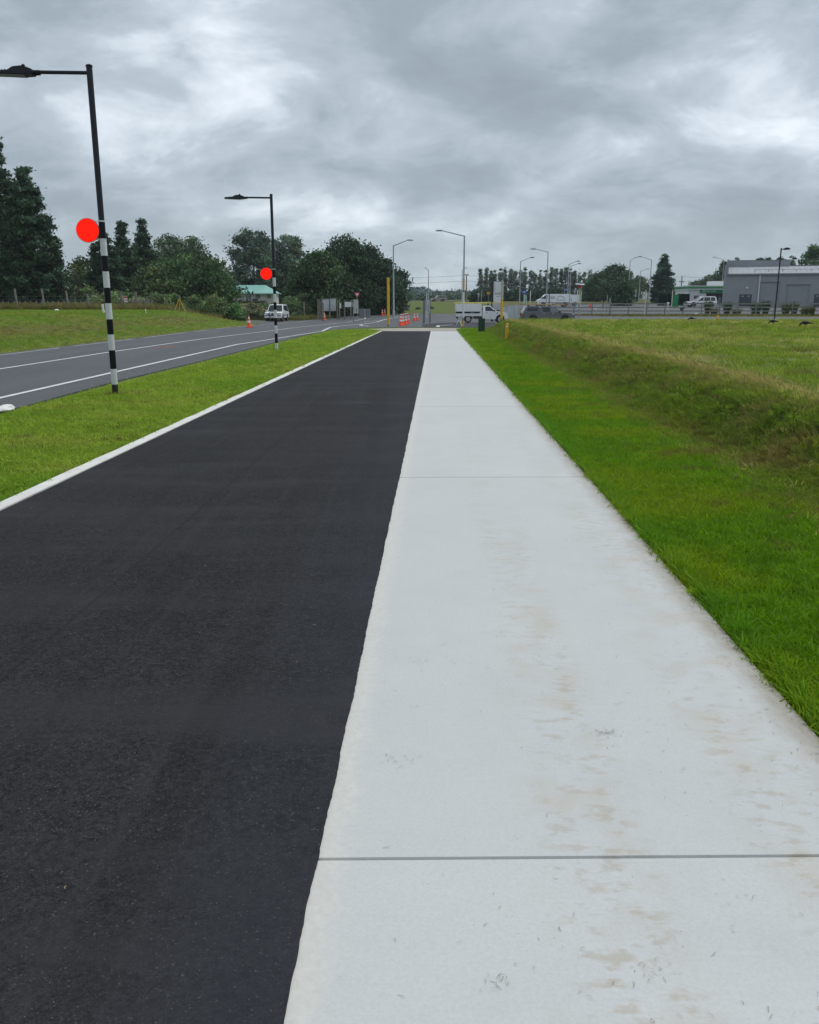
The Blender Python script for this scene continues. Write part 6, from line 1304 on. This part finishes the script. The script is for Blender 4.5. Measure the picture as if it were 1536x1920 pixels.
for px, Yq, top, lab in [(570, 106, 566.5, 'thick pale roadside post, the left of two right of the white car'), (578, 109, 566, 'thinner roadside post, the right of two right of the white car'), (606, 98, 568, 'dark post just left of the lone cone by the shelter')]: plain_post('fence_post', px, 0, top, .10, M_WOOD, lab, Y=Yq)
t = thing('farm_gate', 'pale green tubular gate between the roadside posts and the shelter', 'gate', (XA(580, 110), 110, gz1(XA(580, 110), 110))); L = XA(596, 110) - XA(580, 110)
for k in range(5): MB().tube([(0, 0, .25 + k * .24), (L, 0, .25 + k * .24)], .02, 6).build('rail', mat('pale_green_tube', (.12, .22, .18), .5), t)
for q in (0, L): MB().tube([(q, 0, .2), (q, 0, 1.25)], .022, 6).build('stile', mat('pale_green_tube', (0, 0, 0)), t)
x, y = G(488, 600); o = MB().slab([(-1.3, .3, .55), (.9, -.3, .05), (.9, -.3, .45), (-1.3, .3, .95)], .06).build('culvert_board', M_TRIM, None); o.location = (x - .3, y + 1.5, gz1(x, y) + .0); tag(o, 'dark timber board edging the bank left of the white car', 'board')

# ------------------------------------------------------------------ farm fence on the left
Yf = 88.0; xa, xb = XA(-40, Yf), XA(330, Yf); zf = gz1(xa, Yf)
t = thing('farm_fence', 'farm wire fence with tall dark posts and pale battens along the left field', 'fence', (xa, Yf, zf))
for px, top in ((-14, 543), (33.5, 541), (84, 541), (129, 545), (168, 551)): x_ = XA(px, Yf) - xa; MB().tube([(x_ + .05, .0, -.3), (x_ - .1, 0, ZA(top, Yf) - zf)], [.13, .10], 8).build('strainer_post', M_WOOD, t, smooth=True)
Y2 = 3.0
for i, px in enumerate(np.arange(-34, 165, 10.4)): x_ = XA(px, Yf + Y2) - xa + random.uniform(-.03, .03); MB().box(x_ - .045, x_ + .045, Y2 - .03, Y2 + .03, -.2, ZA(563.2, Yf + Y2) - zf + random.uniform(-.05, .04)).build('batten', M_WOODP, t)
for i, (px, top) in enumerate([(261.5, 563), (266, 560.5), (248.5, 562), (272.5, 562), (275.5, 561), (280, 561.5), (286.5, 562.5), (229.5, 562)]): x_ = XA(px, Yf + 2) - xa; MB().box(x_ - .06, x_ + .06, 1.97, 2.03, -.2, ZA(top, Yf + 2) - zf).build('batten', M_WOODP, t)
for px, top in ((257.8, 546.5), (231, 547.5)): x_ = XA(px, Yf + 2) - xa; MB().tube([(x_, 1.8, -.3), (x_, 1.8, ZA(top, Yf + 2) - zf)], .12, 8).build('strainer_post', M_WOOD, t, smooth=True)
x_ = XA(257, Yf + 2) - xa; MB().tube([(x_ - .55, 1.75, .1), (x_ + .1, 1.75, 1.1)], .07, 6).build('stay', M_WOODP, t)
wm = MB()
for z in (.45, .75, 1.05, 1.35): wm.tube([(0, .15, z), (XA(170, Yf) - xa, .15, z)], .003, 4)
wm.build('wire', M_STEEL, t)
xs_ = XA(237.5, Yf + 1.6); t = thing('warning_sign', 'small red and white sign on the farm fence', 'sign', (xs_, Yf + 1.6, gz1(xs_, Yf)))
za, zb = ZA(566.5, Yf + 1.6) - gz1(xs_, Yf), ZA(555, Yf + 1.6) - gz1(xs_, Yf); MB().box(-.17, .17, -.01, .01, za, zb).build('panel', M_WHITE, t); MB().box(-.155, .155, -.016, -.0105, zb - .20, zb - .03).build('red_band', M_RED, t); MB().box(-.12, .12, -.016, -.0105, za + .16, za + .24).build('red_print', M_RED, t); MB().box(-.03, .03, .011, .05, -.1, zb).build('post', M_WOOD, t)
# survey tripod
y = 81.0; x = XA(337, y, 1.6); z0 = gz1(x, y); t = thing('survey_tripod', 'yellow survey tripod with an instrument on the left field', 'tripod', (x, y, z0)); H = ZA(561.5, y) - z0
for a in (math.pi + .35, -.15, 1.9):
    px_, py_ = math.cos(a) * .52, math.sin(a) * .52
    lg = MB().tube([(px_ * .08, py_ * .08, H), (px_ * .6, py_ * .6, H * .42)], .035, 6).build('leg', M_YEL, t); MB().tube([(px_ * .6, py_ * .6, H * .42), (px_, py_, 0)], .022, 6).build('foot', M_YELW, lg)
MB().lathe([(.10, 0), (.10, .04)], 12, 'z', (0, 0, H)).build('head', M_YEL, t); ins = MB().box(-.09, .09, -.08, .08, H + .05, H + .36).build('instrument', M_SIGNB, t, bev=.015); MB().lathe([(.05, -.13), (.05, .13)], 12, 'y', (0, 0, H + .23)).build('telescope', M_BLACK, ins); MB().tube([(-.07, 0, H + .36), (-.05, 0, H + .42), (.05, 0, H + .42), (.07, 0, H + .36)], .012, 6).build('handle', M_BLACK, ins)

# ------------------------------------------------------------------ utility poles and wires
def util(px, Y, top, label, arms, dark=True):
    x = XA(px, Y, 4); z0 = gz1(x, Y); H = ZA(top, Y) - z0; t = thing('utility_pole', label, 'utility pole', (x, Y, z0), 0, 'power poles')
    MB().tube([(0, 0, -.3), (0, 0, H)], [.18, .13], 8).build('pole', M_WOOD, t, smooth=True)
    for zq, w in arms:
        za = ZA(zq, Y) - z0; MB().box(-w, w, -.08, .08, za - .07, za + .07).build('crossarm', M_WOOD, t)
        for k in (-.9, -.4, .4, .9): MB().lathe([(.05, 0), (.07, .08), (.04, .2)], 8, 'z', (w * k, 0, za + .07)).build('insulator', M_SIGNB, t)
    return x, Y, z0, H
util(874.5, 205, 514.5, 'power pole behind the white truck right of the tallest street light', [(515.5, .5)]); util(1276.5, 236, 517.5, 'dark power pole with a crossarm left of the car wash', [(528.5, .7)]); util(1209.5, 330, 523, 'far power pole between the round bush and the twin-topped conifer', [(525, 1.2), (531, 1.0)]); util(1214.5, 300, 525, 'far power pole with a wide crossarm beside another', [(525.5, .9)])
def wire(pts, label):
    a = [Vector((XA(px, Y, 4), Y, ZA(py, Y))) for px, py, Y in pts]; q = []
    for p0, p1 in zip(a[:-1], a[1:]):
        for k in range(12): f = k / 12; p = p0.lerp(p1, f); p.z -= .8 * 4 * f * (1 - f) * min(1, (p1 - p0).length / 60); q.append(p)
    q.append(a[-1]); o = MB().tube(q, .022, 4).build('power_line', M_BLACK, None); tag(o, label, 'wire', 'overhead wires')
wire([(560, 519, 215), (874, 516, 205), (1040, 520, 215)], 'upper overhead wire crossing the middle distance'); wire([(560, 530, 215), (874, 526.5, 205), (1040, 529, 215)], 'lower overhead wire crossing the middle distance')
wire([(1190, 517.5, 250), (1276, 518.5, 236), (1420, 521, 230)], 'upper overhead wire by the car wash'); wire([(1190, 526, 250), (1276, 527.5, 236), (1420, 530, 230)], 'lower overhead wire by the car wash')
# far pale shed seen between trees
Y = 300; x = XA(1210, Y); t = thing('far_shed', 'pale low shed far behind the street lights', 'shed', (x, Y, gz1(x, Y))); MB().box(-3.2, 4.2, 0, 6, -.5, ZA(543, Y) - gz1(x, Y)).build('wall', M_WHITE, t); MB().box(-3.4, 4.4, -.2, 6.2, ZA(543, Y) - gz1(x, Y) + .01, ZA(541, Y) - gz1(x, Y)).build('roof', M_ROOF, t)

# ------------------------------------------------------------------ black birds feeding on the field
def bird(px, base, rz, head_up, label, k=1.0):
    x, y = G(px, base); t = thing('bird', label, 'bird', (x, y, gz1(x, y) + .085), rz, 'black birds feeding on the field'); me = bpy.data.meshes.new('body')
    hz_ = .30 if head_up else .06
    P = [(-.17, 0, .155, .012), (-.09, 0, .165, .045), (0, 0, .17, .078), (.08, 0, .175, .066), (.14, 0, .17 if not head_up else .23, .034), (.19, 0, hz_ + .05, .036), (.225, 0, hz_ + .03, .018), (.27, 0, hz_, .004)]
    P = [tuple(q * k for q in p) for p in P]; m = MB(); m.tube([p[:3] for p in P], [p[3] for p in P], 10).build('body', M_FEATH, t, smooth=True)
    MB().add([(-.30 * k, -.03 * k, .145 * k), (-.30 * k, .03 * k, .145 * k), (-.10 * k, .045 * k, .185 * k), (-.10 * k, -.045 * k, .185 * k), (-.2 * k, 0, .125 * k)], [(0, 1, 2, 3), (0, 3, 4), (1, 4, 2), (0, 4, 1), (3, 2, 4)]).build('tail', M_FEATH, t)
    for s in (-1, 1): MB().tube([(.01 * k, s * .03 * k, .10 * k), (.0, s * .035 * k, .05 * k), (.01 * k, s * .035 * k, -.09)], .006, 5).build('leg', mat('bird_leg', (.12, .05, .03), .6), t); MB().prism([(-.16 * k, .14 * k), (-.05 * k, .21 * k), (.07 * k, .20 * k), (.06 * k, .13 * k)], *sorted((s * .066 * k, s * .078 * k))).build('wing', M_FEATH, t)
bird(1297, 605.0, 2.9, False, 'black bird nearest the field edge below the car wash', .85); bird(1449, 612.5, math.pi + .15, False, 'black bird pecking right below the dark lamp post', .95); bird(1510, 617.5, math.pi - .1, False, 'black bird pecking nearest the right edge of the picture', 1.05)

# ------------------------------------------------------------------ litter on the paths
def litter(name, n, fs, ft, m, z, label, ln=.03, w=.0022, cluster=None):
    rng = np.random.default_rng(len(name) + n); V, Fc = [], []
    for i in range(n):
        if cluster: c = cluster[rng.integers(0, len(cluster))]; s_, t_ = c[0] + rng.normal(0, c[2]), c[1] + rng.normal(0, c[2] * 1.3)
        else: s_, t_ = fs(rng), ft(rng)
        x, y = xy_of(s_, t_); a = rng.random() * 6.28; L = ln * (.3 + .9 * rng.random()); bend = rng.normal(0, .5); k = len(V); zz_ = z + .001 + rng.random() * .004; ww = w * (.6 + .8 * rng.random())
        for j in range(4):
            f = j / 3; b = a + bend * (f - .5); px_, py_ = x + math.cos(b) * L * (f - .5), y + math.sin(b) * L * (f - .5); w2 = ww * (1 - .6 * abs(2 * f - 1)); hz_ = zz_ + .005 * math.sin(f * 3.14) * rng.random()
            V += [(px_ - math.sin(b) * w2, py_ + math.cos(b) * w2, hz_), (px_ + math.sin(b) * w2, py_ - math.cos(b) * w2, hz_)]
        for j in range(3): Fc.append((k + 2 * j, k + 2 * j + 1, k + 2 * j + 3, k + 2 * j + 2))
    o = MB().add(V, Fc).build(name, m, None); return tag(o, label, 'clippings', kind='stuff')
litter('grass_clippings', 620, lambda r: 1.6 + 11 * r.random() ** 1.5, lambda r: T_C + .1 + (T_R - T_C - .1) * r.random() ** .7, M_DKCLIP, .0245, 'dead grass clippings scattered on the concrete', .020, .0007)
litter('edge_clippings', 420, lambda r: 1.6 + 14 * r.random() ** 1.3, lambda r: T_R - .02 - abs(r.normal(0, .10)), M_DRY, .0245, 'dry clippings along the grass edge of the concrete', .022, .0009)
def stpx(px, py): p = G(px, py); return st_of(*p)
cl = [(*stpx(1135, 1384), .022), (*stpx(1135, 1384), .02), (*stpx(1003, 1251), .028), (*stpx(1203, 1833), .022), (*stpx(780, 1252), .04), (*stpx(745, 1438), .03), (*stpx(930, 1197), .03), (*stpx(1085, 1022), .05), (*stpx(925, 1852), .02), (*stpx(1505, 1362), .05)]
litter('clipping_clump', 150, None, None, M_DKCLIP, .0245, 'small tangles of dead grass lying on the concrete', .020, .0007, cl)
litter('leaf_litter', 46, lambda r: 1.7 + 14 * r.random() ** 1.6, lambda r: T_L + .1 + (T_C - T_L - .2) * r.random(), M_DRY, .031, 'few dry bits of leaf scattered on the asphalt', .022, .0018)
litter('pale_grit', 150, lambda r: 1.6 + 3.2 * r.random() ** 1.3, lambda r: T_C - abs(r.normal(0, .55)) - .03, mat('pale_grit', (.13, .13, .125), .9), .031, 'pale grit scattered on the asphalt near the concrete', .005, .0012)
#PART4

# ------------------------------------------------------------------ thin damp air
HZ = MB().box(-3050, 3050, -36, 4050, -1.6, 45).build('haze', mat('haze_air', (1, 1, 1)), None)
tag(HZ, 'thin damp air over the whole place', kind='stuff')
hm = MATS['haze_air']; hn = hm.node_tree.nodes; hn.remove(hn['Principled BSDF']); pv = hn.new('ShaderNodeVolumePrincipled'); pv.inputs['Color'].default_value = (.80, .88, .93, 1); pv.inputs['Density'].default_value = .00022
hm.node_tree.links.new(pv.outputs[0], hn['Material Output'].inputs['Volume'])
